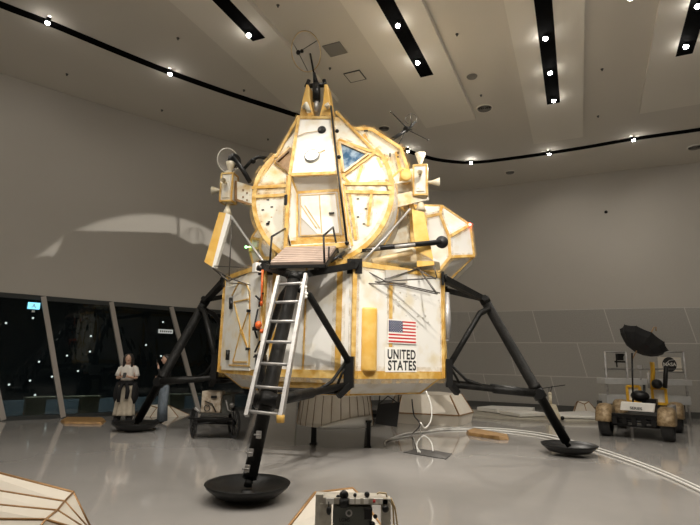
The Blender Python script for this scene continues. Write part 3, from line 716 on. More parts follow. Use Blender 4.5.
mb = MB(); mb.tube([V((.44, -2.5, 3.3)), V((.6, -2.2, 3.52))], .03, 8); mb.tube([V((.46, -2.75, 3.3)), V((.46, -2.75, 3.5))], .015, 6); mb.box((.55, -2.3, 3.42), (.09, .06, .06)); mb.build('fitting', 'blk', porch)

# ---------------- ascent stage: crew cabin
CX, CZ, R = .04, 4.76, 1.375
def yf(z): return -1.8+max(0, z-5.15)*.28
arc = []
a_r, a_l = math.radians(42), math.radians(138)
for k in range(49):
    t = a_r-(2*PI-(a_l-a_r))*k/48
    arc.append((CX+R*math.cos(t), CZ+R*math.sin(t)))
out = [(.28, 6.52)]+arc+[(-.50, 6.45)]
mb = MB()
fr_ = [V((x, yf(z), z)) for x, z in out]; bk = [V((x, -.4, z)) for x, z in out]
n = len(fr_)
# front face as fan over horizontal strips
ctr = V((CX, yf(4.9), 4.9)); vs = fr_+[ctr]
mb.add(vs, [(i, (i+1) % n, n) for i in range(n)])
mb.loft([fr_, bk], cap=False, smooth=True); mb.poly(bk)
cab = mb.build('crew_cabin', 'skin', lander)
cab['label'] = 'round-fronted white cabin with amber seams'
# barrel sides in grey, just proud of the cabin skin
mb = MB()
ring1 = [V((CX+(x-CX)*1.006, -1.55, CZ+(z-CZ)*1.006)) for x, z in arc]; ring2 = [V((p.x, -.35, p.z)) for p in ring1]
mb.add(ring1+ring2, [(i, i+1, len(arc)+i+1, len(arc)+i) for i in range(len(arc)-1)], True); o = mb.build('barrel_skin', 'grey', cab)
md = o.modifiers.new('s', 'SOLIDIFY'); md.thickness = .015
tape = MB()
def tp(mb, pts, w_=.07, t_=.03, upd=(0, 1, 0)):
    for a, b in zip(pts, pts[1:]): mb.beam(a, b, w_, t_, upd=upd)
def F(px, py, off=0):   # point on the cabin front, following its tilt
    q = L(px, py, -1.8)
    for _ in range(6): q = L(px, py, yf(q.z))
    return q+V((0, -off, 0))
rim = [V((p.x*.985, p.y, CZ+(p.z-CZ)*.985)) for p in fr_[1:-1]]
for a, b in zip(rim, rim[1:]): tape.beam(a, b, .085, .04, upd=(0, 1, 0))
for pts in (((336, 112), (375, 152)), ((299, 116), (276, 158)), ((339, 140), (375, 153)), ((375, 153), (343, 176)), ((339, 140), (342, 178)),
            ((274, 160), (256, 186)), ((291, 148), (275, 163)), ((275, 163), (289, 173)), ((375, 153), (388, 160)), ((378, 158), (390, 190)), ((362, 165), (357, 184)), ((343, 176), (350, 184)), ((372, 190), (368, 226)), ((345, 184), (393, 184)), ((346, 192), (393, 193)),
            ((252, 188), (288, 186)), ((253, 197), (288, 195)), ((343, 184), (352, 246)), ((350, 195), (356, 240)), ((288, 176), (285, 250))):
    tp(tape, [F(*q, .012) for q in pts], .05 if abs(pts[0][1]-pts[1][1]) > 3 else .06)
for yy in (-1.45, -1.0):
    for a, b in zip(fr_[1:-1], fr_[2:-1]): tape.beam(V((CX+(a.x-CX)*1.01, yy, CZ+(a.z-CZ)*1.01)), V((CX+(b.x-CX)*1.01, yy, CZ+(b.z-CZ)*1.01)), .05, .02, upd=(a.x, 0, a.z-CZ)) if yy == -1.0 else None
tape.build('amber_seam', 'amber', cab); stain(tape, cab, 2.6, .5)
mb = MB()
for q in ((268, 200), (272, 207), (263, 210), (366, 209), (358, 217), (364, 224), (358, 199), (269, 222)): mb.box(F(*q, .01), (.05, .01, .022))
mb.box(F(366, 109+22, .01), (.08, .02, .03)); mb.box(F(268, 224, .01), (.06, .03, .03)); mb.build('small_port', 'blk', cab)
# windows
def tri(name, pts, mt, off, th):
    mb = MB(); mb.poly([F(*q, off) for q in pts], th, (0, -1, 0)); return mb.build(name, mt, cab)
w1 = tri('window', ((341, 144.5), (366.5, 155), (345, 170.5)), 'winglass', .012, .01); w1['label'] = 'triangular blue-reflecting cabin window'
mb = MB(); q = [F(*p, .02) for p in ((340.3, 143), (368.5, 155), (344.3, 173))]
for a, b in ((0, 1), (1, 2), (2, 0)): mb.beam(q[a], q[b], .035, .09, upd=(0, 1, 0))
mb.build('window_frame', 'tan', w1)
w2 = tri('window', ((290, 152.5), (279, 163), (289, 171)), 'brown', .012, .01); w2['label'] = 'dark brown triangular cabin window'
mb = MB(); q = [F(*p, .02) for p in ((291, 150), (277, 163), (290, 173))]
for a, b in ((0, 1), (1, 2), (2, 0)): mb.beam(q[a], q[b], .035, .09, upd=(0, 1, 0))
mb.build('window_frame', 'brown', w2)
# central hatch housing
YH = -2.12
TL, TR, BR, BL = L(299, 118, -1.55), L(332, 118, -1.55), L(338.5, 173, YH), L(290, 175, YH)
TL = L(299, 118, yf(6.3)-.1); TR = L(332, 118, yf(6.3)-.1)
GL, GR = L(285.5, 249, YH), L(348, 245, YH)
IL, IR = L(297, 193, -1.86), L(339, 190.5, -1.86); JL, JR = L(297, 240, -1.86), L(344.5, 238, -1.86)
KL, KR = L(296, 247, YH), L(346, 243, YH)
bkp = lambda p: V((p.x, -1.7 if p.z < 5.5 else -1.4, p.z))
mb = MB()
mb.poly([BL, BR, TR, TL])                                   # sloping upper face
mb.poly([BL, TL, bkp(TL), bkp(BL)]); mb.poly([BR, bkp(BR), bkp(TR), TR]); mb.poly([TL, TR, bkp(TR), bkp(TL)])
mb.poly([BL, IL, IR, BR])                                   # underside of the overhang
mb.poly([BL, GL, JL, IL]); mb.poly([BR, IR, JR, GR]); mb.poly([GL, GR, JR, JL])
mb.poly([BL, bkp(BL), bkp(GL), GL]); mb.poly([BR, GR, bkp(GR), bkp(BR)]); mb.poly([GL, bkp(GL), bkp(GR), GR])
mb.poly([IL, JL, JR, IR])
hh = mb.build('hatch_housing', 'clean', lander)
mb = MB()
E_ = lambda a, b, w_=.05: mb.beam(a, b, w_, w_, upd=(0, 1, 0))
for a, b in ((TL, TR), (TL, BL), (TR, BR), (BL, BR), (BL, GL), (BR, GR), (GL, GR), (IL, IR), (BL, IL), (IL, JL), (IR, JR), (JL, JR)): E_(a, b, .055 if a.z > 3.9 else .08)
mb.beam(JL.lerp(GL, .5), JR.lerp(GR, .5), .14, .02, upd=(0, 1, .4))
mb.build('amber_edging', 'amber', hh); stain(mb, hh, 1.9, .9)
hx = lambda u, v, off=.02: IL.lerp(IR, u).lerp(JL.lerp(JR, u), v)+V((0, -off, 0))
mb = MB(); mb.poly([hx(.05, .04), hx(.97, .04), hx(.97, .96), hx(.05, .96)], .03, (0, -1, 0)); hat = mb.build('hatch', 'grey', hh, bevel=.01)
mb = MB(); mb.poly([hx(.12, .10, .05), hx(.92, .10, .05), hx(.92, .9, .05), hx(.62, .93, .05), hx(.45, .9, .05), hx(.12, .55, .05)], .012, (0, -1, 0)); mb.build('hatch_panel', 'clean', hat)
mb = MB()
for a, b in (((.1, .08), (.93, .08)), ((.1, .08), (.1, .93)), ((.93, .08), (.93, .93)), ((.1, .93), (.93, .93)), ((.12, .3), (.45, .8)), ((.2, .3), (.52, .8)), ((.55, .1), (.55, .9))): mb.beam(hx(*a, .065), hx(*b, .065), .022, .012, upd=(0, 1, 0))
mb.build('hatch_seam', 'tan', hat)
mb = MB(); mb.box(hx(.8, .5, .09), (.1, .03, .025)); mb.build('hatch_handle', 'blk', hat)
pl_n = (TR-TL).cross(BL-TL).normalized(); pl_n = pl_n if pl_n.y < 0 else -pl_n; pd = pl_n.dot(TL)
def UF(px, py, off=0): return LP(px, py, pl_n, pd+off)
mb = MB(); mb.lathe([(0, .03), (.105, .03), (.12, .01), (.12, -.04)], UF(312, 156, .035), pl_n, 28); mb.build('tracking_light', 'lampw', hh)
mb = MB(); mb.lathe([(.115, .02), (.122, .035), (.145, .03), (.15, -.04)], UF(312, 156, .035), pl_n, 28); mb.build('light_ring', 'vent', hh)
mb = MB(); mb.lathe([(0, .01), (.03, .03), (.05, .03), (.075, .05), (.085, .03), (.085, 0)], UF(322, 130.5), pl_n, 20); mb.build('docking_target', 'blk', hh)
mb = MB(); mb.lathe([(0, .012), (.05, .012), (.06, -.03)], UF(300, 150, .03), pl_n, 20); mb.build('glare_disc', 'glare', hh)  # glowing disc put where a bluish glare falls on the housing
mb = MB(); mb.beam(UF(325, 150, .02), UF(318, 153, .02), .02, .02); mb.box(UF(296, 134, .02), (.05, .03, .04)); mb.tube([UF(296, 137, .02), UF(305, 133, .02), UF(318, 131, .02)], .008, 6); mb.build('small_fitting', 'tan', hh)
mb = MB(); q = L(286, 200, -2.14); mb.box(q, (.06, .06, .2)); mb.build('hinge_block', 'blk', hh, bevel=.01)
mb = MB(); mb.tube([L(331, 106, -1.62), L(338, 172, -2.22), L(347, 244, -2.2)], .02, 8)
for q in ((337, 131, -1.86), (339, 157, -2.08), (347, 243, -2.2)): mb.sphere(L(*q), .04, 10)
mb.build('long_rod', 'blk', hh)
# top brackets with dish
mb = MB()
for s in (-1, 1):
    if s < 0: P = [(299, 118), (302, 100), (306, 84), (309, 84), (310, 100), (314, 117)]
    else: P = [(319, 117), (323, 100), (324, 84), (327.5, 84), (330, 100), (333, 117)]
    mb.poly([L(*q, -1.5) for q in P], .32, (0, 1, 0))
brk = mb.build('radar_bracket', 'gold', lander, bevel=.02)
mb = MB(); mb.tube([L(304, 108, -1.53), L(306, 104, -1.6), L(309, 112, -1.6)], .05, 10); mb.tube([L(329, 108, -1.53), L(326, 104, -1.6)], .05, 10); mb.build('bracket_cover', 'skin', brk)
mb = MB(); mb.tube([L(316.5, 113, -1.45), L(316.5, 99, -1.45)], .05, 12); mb.build('radar_motor', 'alu', brk)
mb = MB(); mb.tube([L(316.5, 101, -1.45), L(316.5, 84, -1.45)], .085, 12); mb.tube([L(308, 86, -1.45), L(325, 85, -1.45)], .05, 10); mb.tube([L(316, 84, -1.45), L(314, 73, -1.45)], .035, 8, rs=[.06, .03]); mb.tube([L(306, 87, -1.45), L(309, 80, -1.45)], .04, 8); mb.tube([L(324, 80, -1.45), L(326, 88, -1.45)], .04, 8)
mb.build('radar_gimbal', 'blk', brk)
dc = L(307.5, 51.5, -1.45); dn = V((-.42, -.72, -.50)).normalized()
mb = MB(); rd = .40
mb.lathe([(0, 0), (.12, .01), (.25, .045), (.34, .085), (rd, .115)], dc-dn*.06, dn, 40); rdish = mb.build('radar_dish', 'mesh', lander)
mb = MB()
t_ = V((0, 0, 1)); sx = (V((1, 0, 0))-dn*dn.x).normalized(); sy = dn.cross(sx)
mb.tube([dc+dn*.055+(sx*math.cos(a)+sy*math.sin(a))*rd for a in [2*PI*i/40 for i in range(41)]], .012, 6, cap=False)
mb.build('dish_rim', 'tan', rdish)
mb = MB()
for a in (.5, 2.6, 4.7): mb.tube([dc+dn*.05+(sx*math.cos(a)+sy*math.sin(a))*rd, dc+dn*.3], .007, 5)
mb.sphere(dc+dn*.3, .05, 10); mb.sphere(dc+dn*.26+V((.05, 0, .02)), .04, 10); mb.build('feed_horn', 'blk', rdish)
mb = MB(); mb.tube([L(314, 74, -1.43), dc-dn*.06+V((.02, 0, -.06))], .02, 8); mb.build('dish_post', 'blk', rdish)
# ---------------- mid section
mo = [(1.62, 3.42), (1.72, 4.2), (1.64, 5.1), (1.60, 5.6), (1.42, 6.20), (.78, 6.68), (.5, 6.72), (-.5, 6.72), (-.78, 6.68), (-1.3, 6.05), (-1.45, 5.1), (-1.5, 4.2), (-1.5, 3.42)]
mb = MB(); r1 = [V((x, -.42, z)) for x, z in mo]; r2 = [V((x, .95, z)) for x, z in mo]; mb.loft([r1, r2]); mid = mb.build('mid_section', 'skin', lander)
mb = MB()
for r_ in (r1,):
    for i in range(len(r_)): mb.beam(r_[i], r_[(i+1) % len(r_)], .07, .05, upd=(0, 1, 0))
for i in range(len(r1)): mb.beam(r1[i], r2[i], .06, .05, upd=(r1[i].x, 0, r1[i].z-5))
tp(mb, [L(*q, -.44) for q in ((364, 134), (386, 178))], .06); tp(mb, [L(*q, -.44) for q in ((396, 152), (404, 185))], .06)
tp(mb, [L(*q, -.46) for q in ((411, 200), (413, 262))], .08); tp(mb, [L(*q, -.46) for q in ((398, 205), (413, 216))], .05)
mb.build('amber_edging', 'amber', mid); stain(mb, mid, 2.4, .7)
mb = MB()
for q in ((384, 155), (390, 154), (390, 156), (398, 153), (398, 157)): mb.box(L(*q, -.45), (.03, .02, .04))
mb.build('bolt', 'blk', mid)
# lower cabin support and dark hose
mb = MB(); mb.poly([L(*q, -1.3) for q in ((360, 262), (368, 249), (412, 247), (440, 262))], .9, (0, 1, 0)); mb.build('lower_fairing', 'skin', lander, bevel=.02)
mb = MB(); mb.tube([L(357, 250.5, -1.75), L(384, 247.5, -1.6), L(441, 242, -1.3)], .05, 12); an = mb.build('antenna_tube', 'blk', lander)
mb = MB(); mb.lathe([(0, .03), (.11, .03), (.12, 0), (.12, -.03), (0, -.03)], L(442, 242, -1.3), (0.2, -1, 0), 20); mb.tube([L(362, 250, -1.82), L(372, 249, -1.8)], .02, 8); mb.build('tube_end', 'blk', an)
mb = MB(); mb.tube([L(366, 249.6, -1.78), L(380, 248.2, -1.72)], .03, 8); mb.tube([L(395, 246.6, -1.66), L(415, 244.6, -1.56)], .03, 8); mb.build('tube_stripe', 'alu', an)
mb = MB(); mb.tube([L(372, 262, -1.7), L(412, 252, -1.4)], .06, 12); mb.build('lower_tube', 'tan', lander)
# tank bulges (faceted)
def facets(name, outer, inner, yo, yi, back, parent):
    mb = MB(); n = len(outer); O = [L(*q, yo) for q in outer]; I = [L(*q, yi) for q in inner]; B = [V((p.x, back, p.z)) for p in O]
    mb.loft([B, O], cap=False); mb.poly(B)
    fs = []
    k = len(I)
    for i in range(n):
        a = int(i*k/n) % k; b = int(((i+1) % n)*k/n) % k
        mb.poly([O[i], O[(i+1) % n], I[b], I[a]] if a != b else [O[i], O[(i+1) % n], I[a]])
    mb.poly(I); o = mb.build(name, 'clean', parent)
    mb = MB()
    for i in range(n):
        mb.beam(O[i], O[(i+1) % n], .05); mb.beam(O[i], I[int(i*k/n) % k], .06, .04, upd=(0, 1, 0))
    for i in range(k): mb.beam(I[i], I[(i+1) % k], .06, .04, upd=(0, 1, 0))
    mb.build('amber_edging', 'amber', o); stain(mb, o, 2.4, .7); return o
tk = facets('tank_bulge', ((414, 206), (442, 206), (470, 225), (474, 256), (446, 283), (414, 282)), ((426, 217), (440, 214), (449, 237), (450, 257), (438, 272), (424, 270)), .35, -.25, 1.3, lander)
tk['label'] = 'faceted white tank housing on the right'
mb = MB(); mb.sphere(L(470, 224.5, .28), .035, 10); mb.build('red_light', 'lampred', tk)
tl = facets('tank_bulge', ((272, 218), (262, 222), (252, 238), (250, 250), (254, 266), (276, 266)), ((272, 230), (266, 231), (261, 240), (260, 248), (264, 258), (274, 258)), -.2, -.6, .8, lander)
mb = MB(); mb.sphere(L(246, 247, -.4), .03, 10); mb.tube([L(246, 247, -.4), L(253, 247, -.3)], .01, 6); mb.build('green_light', 'lampgreen', tl)
# aft equipment bay
mb = MB(); mb.box((0, 1.5, 5.0), (3.2, 1.0, 2.6)); mb.build('aft_bay', 'skin', lander, bevel=.05)
# ---------------- thruster clusters
def noz(mb, p, d, s=1.0):
    mb.lathe([(0, 0), (.035*s, 0), (.04*s, .06*s), (.035*s, .09*s), (.06*s, .16*s), (.095*s, .27*s), (.085*s, .27*s), (.03*s, .1*s)], p, d, 20)
def cluster(parent, c, s, label=None):
    mb = MB(); mb.box(c, (.26, .26, .62)); mb.box(c+V((0, -.13, 0)), (.17, .05, .5)); o = mb.build('thruster_cluster', 'white', parent, bevel=.015)
    mb = MB()
    for a, b in ((-1, -1), (1, -1), (1, 1), (-1, 1)): mb.beam(c+V((a*.13, b*.13, -.31)), c+V((a*.13, b*.13, .31)), .035)
    for z in (-.31, .31):
        for a, b, a2, b2 in ((-1, -1, 1, -1), (1, -1, 1, 1), (1, 1, -1, 1), (-1, 1, -1, -1)): mb.beam(c+V((a*.13, b*.13, z)), c+V((a2*.13, b2*.13, z)), .035)
    mb.build('amber_edging', 'amber', o)
    for d, p in (((0, 0, 1), c+V((0, 0, .30))), ((0, 0, -1), c+V((0, 0, -.30))), ((s, 0, 0), c+V((s*.13, 0, -.02))), ((0, -1, 0), c+V((0, -.12, .08)))):
        mb = MB(); noz(mb, V(p), d, .72 if d[1] else 1.15 if d[2] else .95); mb.build('nozzle', 'wire', o)
    return o
rc = L(420.5, 182, -.9); cluster(lander, rc, 1)
lc = L(229, 189, -.95); cluster(lander, lc, -1)
mb = MB(); mb.loft([[L(*q, -.75) for q in ((386, 186), (413, 176), (413, 193), (388, 203))], [L(*q, -.6)+V((0, .25, 0)) for q in ((386, 186), (413, 176), (413, 193), (388, 203))]]); mb.tube([L(386, 186, -1.0), L(411, 180, -1.0)], .03, 8); mb.beam(L(386, 204, -1.1), L(427, 194, -.9), .06, .25); o = mb.build('thruster_arm', 'skin', lander)
mb = MB(); mb.lathe([(.0, .02), (.1, .02), (.12, .0), (.12, -.2)], L(406, 175, -1.05), (.2, -1, .1), 20); mb.beam(L(386, 183, -1.1), L(402, 168, -1.05), .04); mb.beam(L(402, 168, -1.05), L(410, 172, -1.0), .04); mb.build('copper_port', 'gold', o)
mb = MB(); mb.loft([[L(*q, -.95) for q in ((236, 181), (252, 186), (252, 205), (236, 200))], [L(*q, -.95)+V((0, .35, 0)) for q in ((236, 181), (252, 186), (252, 205), (236, 200))]]); o = mb.build('thruster_arm', 'skin', lander)
mb = MB(); [mb.box(L(*q, -.96), (.035, .02, .03)) for q in ((243, 190), (247, 193), (243, 197), (247, 200), (242, 201))]; mb.beam(L(236, 181, -.95), L(236, 200, -.95), .05); mb.beam(L(236, 200, -.95), L(252, 205, -.95), .05); mb.build('arm_trim', 'brown', o)
# plume deflectors
def deflector(pts, y, mtl, parent):
    mb = MB(); c = [L(*q, y) for q in pts]; mb.poly(c, .06, (0, 1, 0)); mb.build('plume_deflector', mtl, parent, bevel=.008)
    return c
c = deflector(((219, 212), (226, 213), (212, 267), (204, 262)), -1.25, 'gold', lander)
mb = MB(); q = [L(*p, -1.25) for p in ((226, 213), (231, 215), (215, 268), (212, 267))]; mb.poly(q, .1, (0, 1, 0)); mb.build('deflector_edge', 'pw', lander)
deflector(((411.5, 209), (424, 212), (434.5, 265), (417, 267)), -1.3, 'gold', lander)
mb = MB()
def rod(*pts, r=.013, y=-1.25, y2=None):
    n = len(pts); mb.tube([L(*p, y if y2 is None else y+(y2-y)*i/(n-1)) for i, p in enumerate(pts)], r, 6)
rod((213, 268), (232, 279), (262, 289), y2=-2.0); rod((214, 266), (257, 268), y2=-1.8, r=.009); rod((213, 268), (228, 281), y2=-1.4, r=.02); rod((232, 220), (229, 279), r=.012); rod((229, 283), (262, 285), y2=-2.0, r=.009)
rod((229, 281), (260, 268), y2=-1.9, r=.012)
rod((358, 267), (417, 269), y=-2.0, y2=-1.3, r=.014); rod((359, 283), (436, 278), y=-2.1, y2=-1.35, r=.014); rod((359, 267), (385, 281), (440, 293), y=-2.15, y2=-1.6, r=.012); rod((418, 268), (437, 294), y=-1.3, y2=-1.7, r=.018)
rod((417, 269), (436, 279), y=-1.3, y2=-1.3); rod((385, 279), (417, 269), y=-1.9, y2=-1.3, r=.012); rod((359, 283), (397, 285), (437, 294), y=-2.1, y2=-1.7, r=.012); rod((434, 266), (437, 278), y=-1.3)
mb.build('truss_rod', 'thin', lander)
mb = MB(); rod((231, 216), (256, 252), (265, 264), y=-1.25, y2=-2.1, r=.026); rod((410, 209), (385, 238), (358, 266), y=-1.3, y2=-2.15, r=.02); mb.build('silver_strut', 'alu', lander)
# side antennas
dc = L(227, 161, -.9); dn = V((.55, -.35, -.1)).normalized(); rd = .27
mb = MB(); mb.lathe([(0, 0), (.1, .01), (.19, .04), (rd, .09)], dc-dn*.04, dn, 32); sd = mb.build('steerable_dish', 'mesh', lander)
sx = (V((1, 0, 0))-dn*dn.x).normalized(); sy = dn.cross(sx); mb = MB()
mb.tube([dc+dn*.05+(sx*math.cos(a)+sy*math.sin(a))*rd for a in [2*PI*i/32 for i in range(33)]], .012, 6, cap=False); mb.build('dish_rim', 'pw', sd)
mb = MB(); mb.lathe([(0, -.03), (.09, -.03), (.16, .02), (.16, .03), (0, .0)], L(234, 161, -.92), (.6, -.5, -.1), 20, sx_=1); mb.build('dish_hub', 'blk', sd)
mb = MB(); mb.tube([L(233, 157, -1.0), L(243, 170, -1.0), L(250, 182, -1.0)], .05, 10, rs=[.04, .055, .05]); mb.tube([L(243, 170, -1.0), L(252, 160, -.95), L(258, 157, -.9), L(268, 158, -.8)], .035, 10); mb.sphere(L(253, 161, -.95), .06, 10); mb.build('dish_arm', 'blk', sd)
mb = MB(); mb.lathe([(0, 0), (.07, .02), (.07, .1), (.02, .14)], L(228, 172, -.95), (.3, -.4, -1), 16); mb.build('dish_feed', 'wire', sd)
mb = MB(); mb.tube([L(386, 142, .2), L(396, 137, .2), L(408, 129, .2)], .04, 10); mb.tube([L(391, 112, .2), L(406, 127, .1), L(412, 130, .2)], .014, 6); mb.tube([L(406, 132, .2), L(415, 122, .2)], .03, 8); mb.sphere(L(406, 129, .2), .07, 10)
mb.tube([L(408, 130, .2), L(428, 140, .0)], .008, 5); mb.tube([L(406, 130, .2), L(398, 146, .2)], .012, 6); sa = mb.build('side_antenna', 'blk', lander)
mb = MB()
q = L(411, 119, .2); mb.tube([q+V((math.cos(a)*.13, 0, math.sin(a)*.13)) for a in [2*PI*i/24 for i in range(25)]], .007, 5, cap=False); mb.tube([q+V((0, math.cos(a)*.13, math.sin(a)*.13)) for a in [2*PI*i/24 for i in range(25)]], .007, 5, cap=False)
for q2 in ((391, 112), (428, 140), (416, 122)): mb.sphere(L(*q2, .2), .025, 8)
mb.build('antenna_cage', 'thin', sa)

# ------------------------------------------------------------------ things around the lander
# engine hoses and cables on the floor
def cable(pts, r, label, mt='cable', name='cable', sm=8):
    P = catmull([tuple(p) for p in pts], sm); mb = MB(); mb.tube(P, r, 8); return tag(mb.build(name, mt), label, 'cable')
def fl_(px, py, z=.02): q = W(px, py, z); return q
cable([fl_(*q) for q in ((740, 512), (700, 491), (660, 473), (620, 458), (585, 447), (560, 440), (530, 434), (490, 430), (450, 429.5), (425, 432), (405, 434), (388, 440))], .022, 'long white cable curving over the floor from the lander to the right edge')
cable([fl_(*q) for q in ((740, 506), (700, 487.5), (655, 468), (610, 452), (575, 441.5), (545, 434), (505, 429), (470, 427.5), (440, 428.5), (428, 431))], .016, 'second thinner white cable running beside the long floor cable')
def hang(a, zs, label, y):
    pass
lw = lambda px, py, y: LC+LR.to_3x3() @ L(px, py, y)
cable([lw(426, 391, -1.6), lw(431, 405, -1.6), lw(431, 420, -1.6), lw(425, 428, -1.6), lw(420, 423, -1.6), W(421, 436, .03)], .012, 'white cable hanging from the lander underside in a loop')
cable([lw(412, 399, -1.5), lw(414, 415, -1.5), lw(420, 425, -1.5), W(412, 434, .03)], .012, 'black cable hanging beside the white looped one', 'blk')
cable([W(418, 452, .05), WD(417, 443, 9.9), WD(424, 436, 9.9), WD(431, 442, 9.9), W(433, 451, .05)], .012, 'short white cable arching over the dark floor panel')
cable([W(385, 445, .02), W(386, 441, .02), W(398, 438, .02), W(412, 437, .02), W(416, 446, .02), W(420, 452, .03)], .014, 'grey cable lying along the floor into the dark panel')
mb = MB(); pts = [W(*q, .004) for q in ((403, 452.5), (418, 449), (452, 454), (446, 459.5))]; mb.poly(pts, .012, (0, 0, 1)); tag(mb.build('floor_panel', 'mat'), 'dark rectangular floor panel under the lander where the cables end', 'floor panel')
# wooden floor plates
def plate(px, label, name='wooden_plate', h=.05):
    mb = MB(); base = [W(*q, 0.003) for q in px]; c = sum(base, V())/len(base)
    top = [c+(p-c)*.93+V((0, 0, h)) for p in base]; mb.loft([base, top]); tag(mb.build(name, 'wood'), label, 'floor plate', bevel_label(name)) if False else tag(mb.build(name, 'wood'), label, 'floor plate')
plate(((60, 421.5), (66, 418.5), (103, 419), (106, 421.5), (102, 424.5), (64, 424)), 'flat brown wooden plate on the floor left of the standing woman')
plate(((466, 433), (474, 430.5), (509, 437.5), (509, 440), (500, 440), (468, 435.5)), 'flat brown wooden plate on the floor right of the lander', h=.07)
# white faceted plinths
def faceted(base, ridge, hgt, label, seams=True):
    B = [W(*q, 0.002) for q in base]; c = sum(B, V())/len(B)
    T = [c+(p-c)*f+V((0, 0, hgt*g)) for p, (f, g) in zip(B, ridge)]
    mb = MB(); mb.loft([B, T]); o = mb.build('faceted_plinth', 'plinth'); tag(o, label, 'plinth')
    mb = MB(); n = len(B)
    for i in range(n): mb.beam(T[i], T[(i+1) % n], .035); mb.beam(B[i]+V((0, 0, .02)), T[i], .025)
    mb.build('bronze_seam', 'seam', o); return o
# long prism behind the lander, seen under its right side
bs = [V((1.4, 14.3, 0.002)), V((2.95, 13.9, 0.002)), V((3.55, 14.9, .002)), V((3.0, 16.0, .002)), V((1.4, 16.0, .002))]
c = V((2.1, 15.0, 0)); mb = MB(); md_ = [c+(p-c)*1.04+V((0, 0, .28)) for p in bs]; tp_ = [c+(p-c)*.82+V((0, 0, .78)) for p in bs]; mb.loft([bs, md_, tp_]); o = mb.build('faceted_plinth', 'plinth'); tag(o, 'long white faceted plinth standing behind the lander engine', 'plinth')
mb = MB()
for i in range(5): mb.beam(md_[i], md_[(i+1) % 5], .03); mb.beam(md_[i], tp_[i], .03)
mb.build('bronze_seam', 'seam', o)
def tent(px, w_, h_, label, d=None):
    p = W(*px, 0.002); mb = MB(); n = 6
    B = [p+V((math.cos(a)*w_, math.sin(a)*w_*.7, 0)) for a in [2*PI*i/n+.3 for i in range(n)]]; T = [p+V((math.cos(a)*w_*.45-.1, math.sin(a)*w_*.3, h_*(.8+.2*(i % 2)))) for i, a in enumerate([2*PI*i/n+.5 for i in range(n)])]
    mb.loft([B, T]); o = mb.build('faceted_plinth', 'plinth'); tag(o, label, 'plinth', 'small white faceted plinths')
    mb = MB(); [mb.beam(T[i], T[(i+1) % n], .025) for i in range(n)]; [mb.beam(B[i], T[i], .02) for i in range(n)]; mb.build('bronze_seam', 'seam', o)
tent((586, 413.8), .5, .42, 'small white faceted plinth left of the rover'); tent((163, 415), .75, .28, 'low white faceted plinth behind the person in black near the window')
# foreground left faceted shell
D = 3.4
A0 = [WD(x, y, d) for x, y, d in ((73, 492.5, 3.5), (64.5, 501.5, 3.3), (57, 510.5, 3.12), (45.5, 519.5, 2.95), (30, 540, 2.85))]
dirl = [WD(0, 473.5, 3.75), WD(0, 491, 3.5), WD(0, 505, 3.28), WD(0, 519, 3.08), WD(0, 545, 2.95)]
far = [a+(b-a)*2.4 for a, b in zip(A0, dirl)]
nose = [WD(89, 527, 3.3+.0*i)+V((0, 0, -.02*i)) for i in range(5)]
nose = [WD(x, y, d) for x, y, d in ((90, 528, 3.42), (89, 529, 3.34), (87.5, 530, 3.26), (84, 531, 3.16), (70, 548, 3.05))]
Bf = V((far[0].x, far[0].y+.1, 0.02)); mb = MB(); rows = [far, A0, nose]
vs = [p for r in rows for p in r]; mb.add(vs, [(i*5+j, (i+1)*5+j, (i+1)*5+j+1, i*5+j+1) for i in range(2) for j in range(4)])
low = [[V((r[4].x, r[4].y+.02, .03)) for r in rows], [V((r[0].x, r[0].y+.05, .03)) for r in rows]]
vs2 = [far[4], A0[4], nose[4]]+low[0]; mb.add(vs2, [(0, 1, 4, 3), (1, 2, 5, 4)]); vs3 = [far[0], A0[0], nose[0]]+low[1]; mb.add(vs3, [(0, 1, 4, 3), (1, 2, 5, 4)])
mb.add([*nose, low[0][2], low[1][2]], [(0, 1, 2, 3, 4, 5, 6)]); mb.add([*far, low[0][0], low[1][0]], [(0, 1, 2, 3, 4, 5, 6)])
mb.add([*low[0], *low[1]], [(0, 1, 4, 3), (1, 2, 5, 4)])
o = mb.build('faceted_plinth', 'plinth'); tag(o, 'large white faceted plinth with bronze seams in the bottom left corner', 'plinth')
mb = MB()
for j in range(5): mb.tube([far[j], A0[j], nose[j]], .008 if j else .011, 6)
mb.tube(A0, .007, 6); mb.build('bronze_seam', 'seam', o)
# foreground plinth and instrument
# rod-edged plinth top behind the instrument
q = [WD(x, y, d) for x, y, d in ((268, 552, 3.68), (290, 525, 3.75), (315, 493, 4.15), (353, 488.5, 4.25), (361, 497, 4.05), (395, 545, 3.68))]
mb = MB(); bq = [V((p.x, p.y, .03)) for p in q]; tq = [V((p.x, p.y, p.z)) for p in q]; mb.loft([bq, tq]); o = mb.build('faceted_plinth', 'plinth'); tag(o, 'white faceted plinth with bronze rim behind the foreground instrument', 'plinth')
mb = MB(); mb.tube(tq+[tq[0]], .013, 6); mb.build('bronze_seam', 'seam', o)
DY = 3.45
f = lambda x, y, d=DY: WD(x, y, d)
dev = empty('instrument_case', V((f(354, 500).x, DY, 0)), label='old olive and pale metal instrument in a frame at the bottom centre foreground', cat='instrument')
ox = f(354, 500).x
def D_(x, y, d=DY): p = f(x, y, d); return V((p.x-ox, p.y-DY, p.z))
mb = MB(); a = D_(333, 507); b = D_(372, 507); mb.box(((a.x+b.x)/2, .06, a.z/2+.01), (b.x-a.x, .16, a.z)); mb.build('main_case', 'dev', dev, bevel=.006)
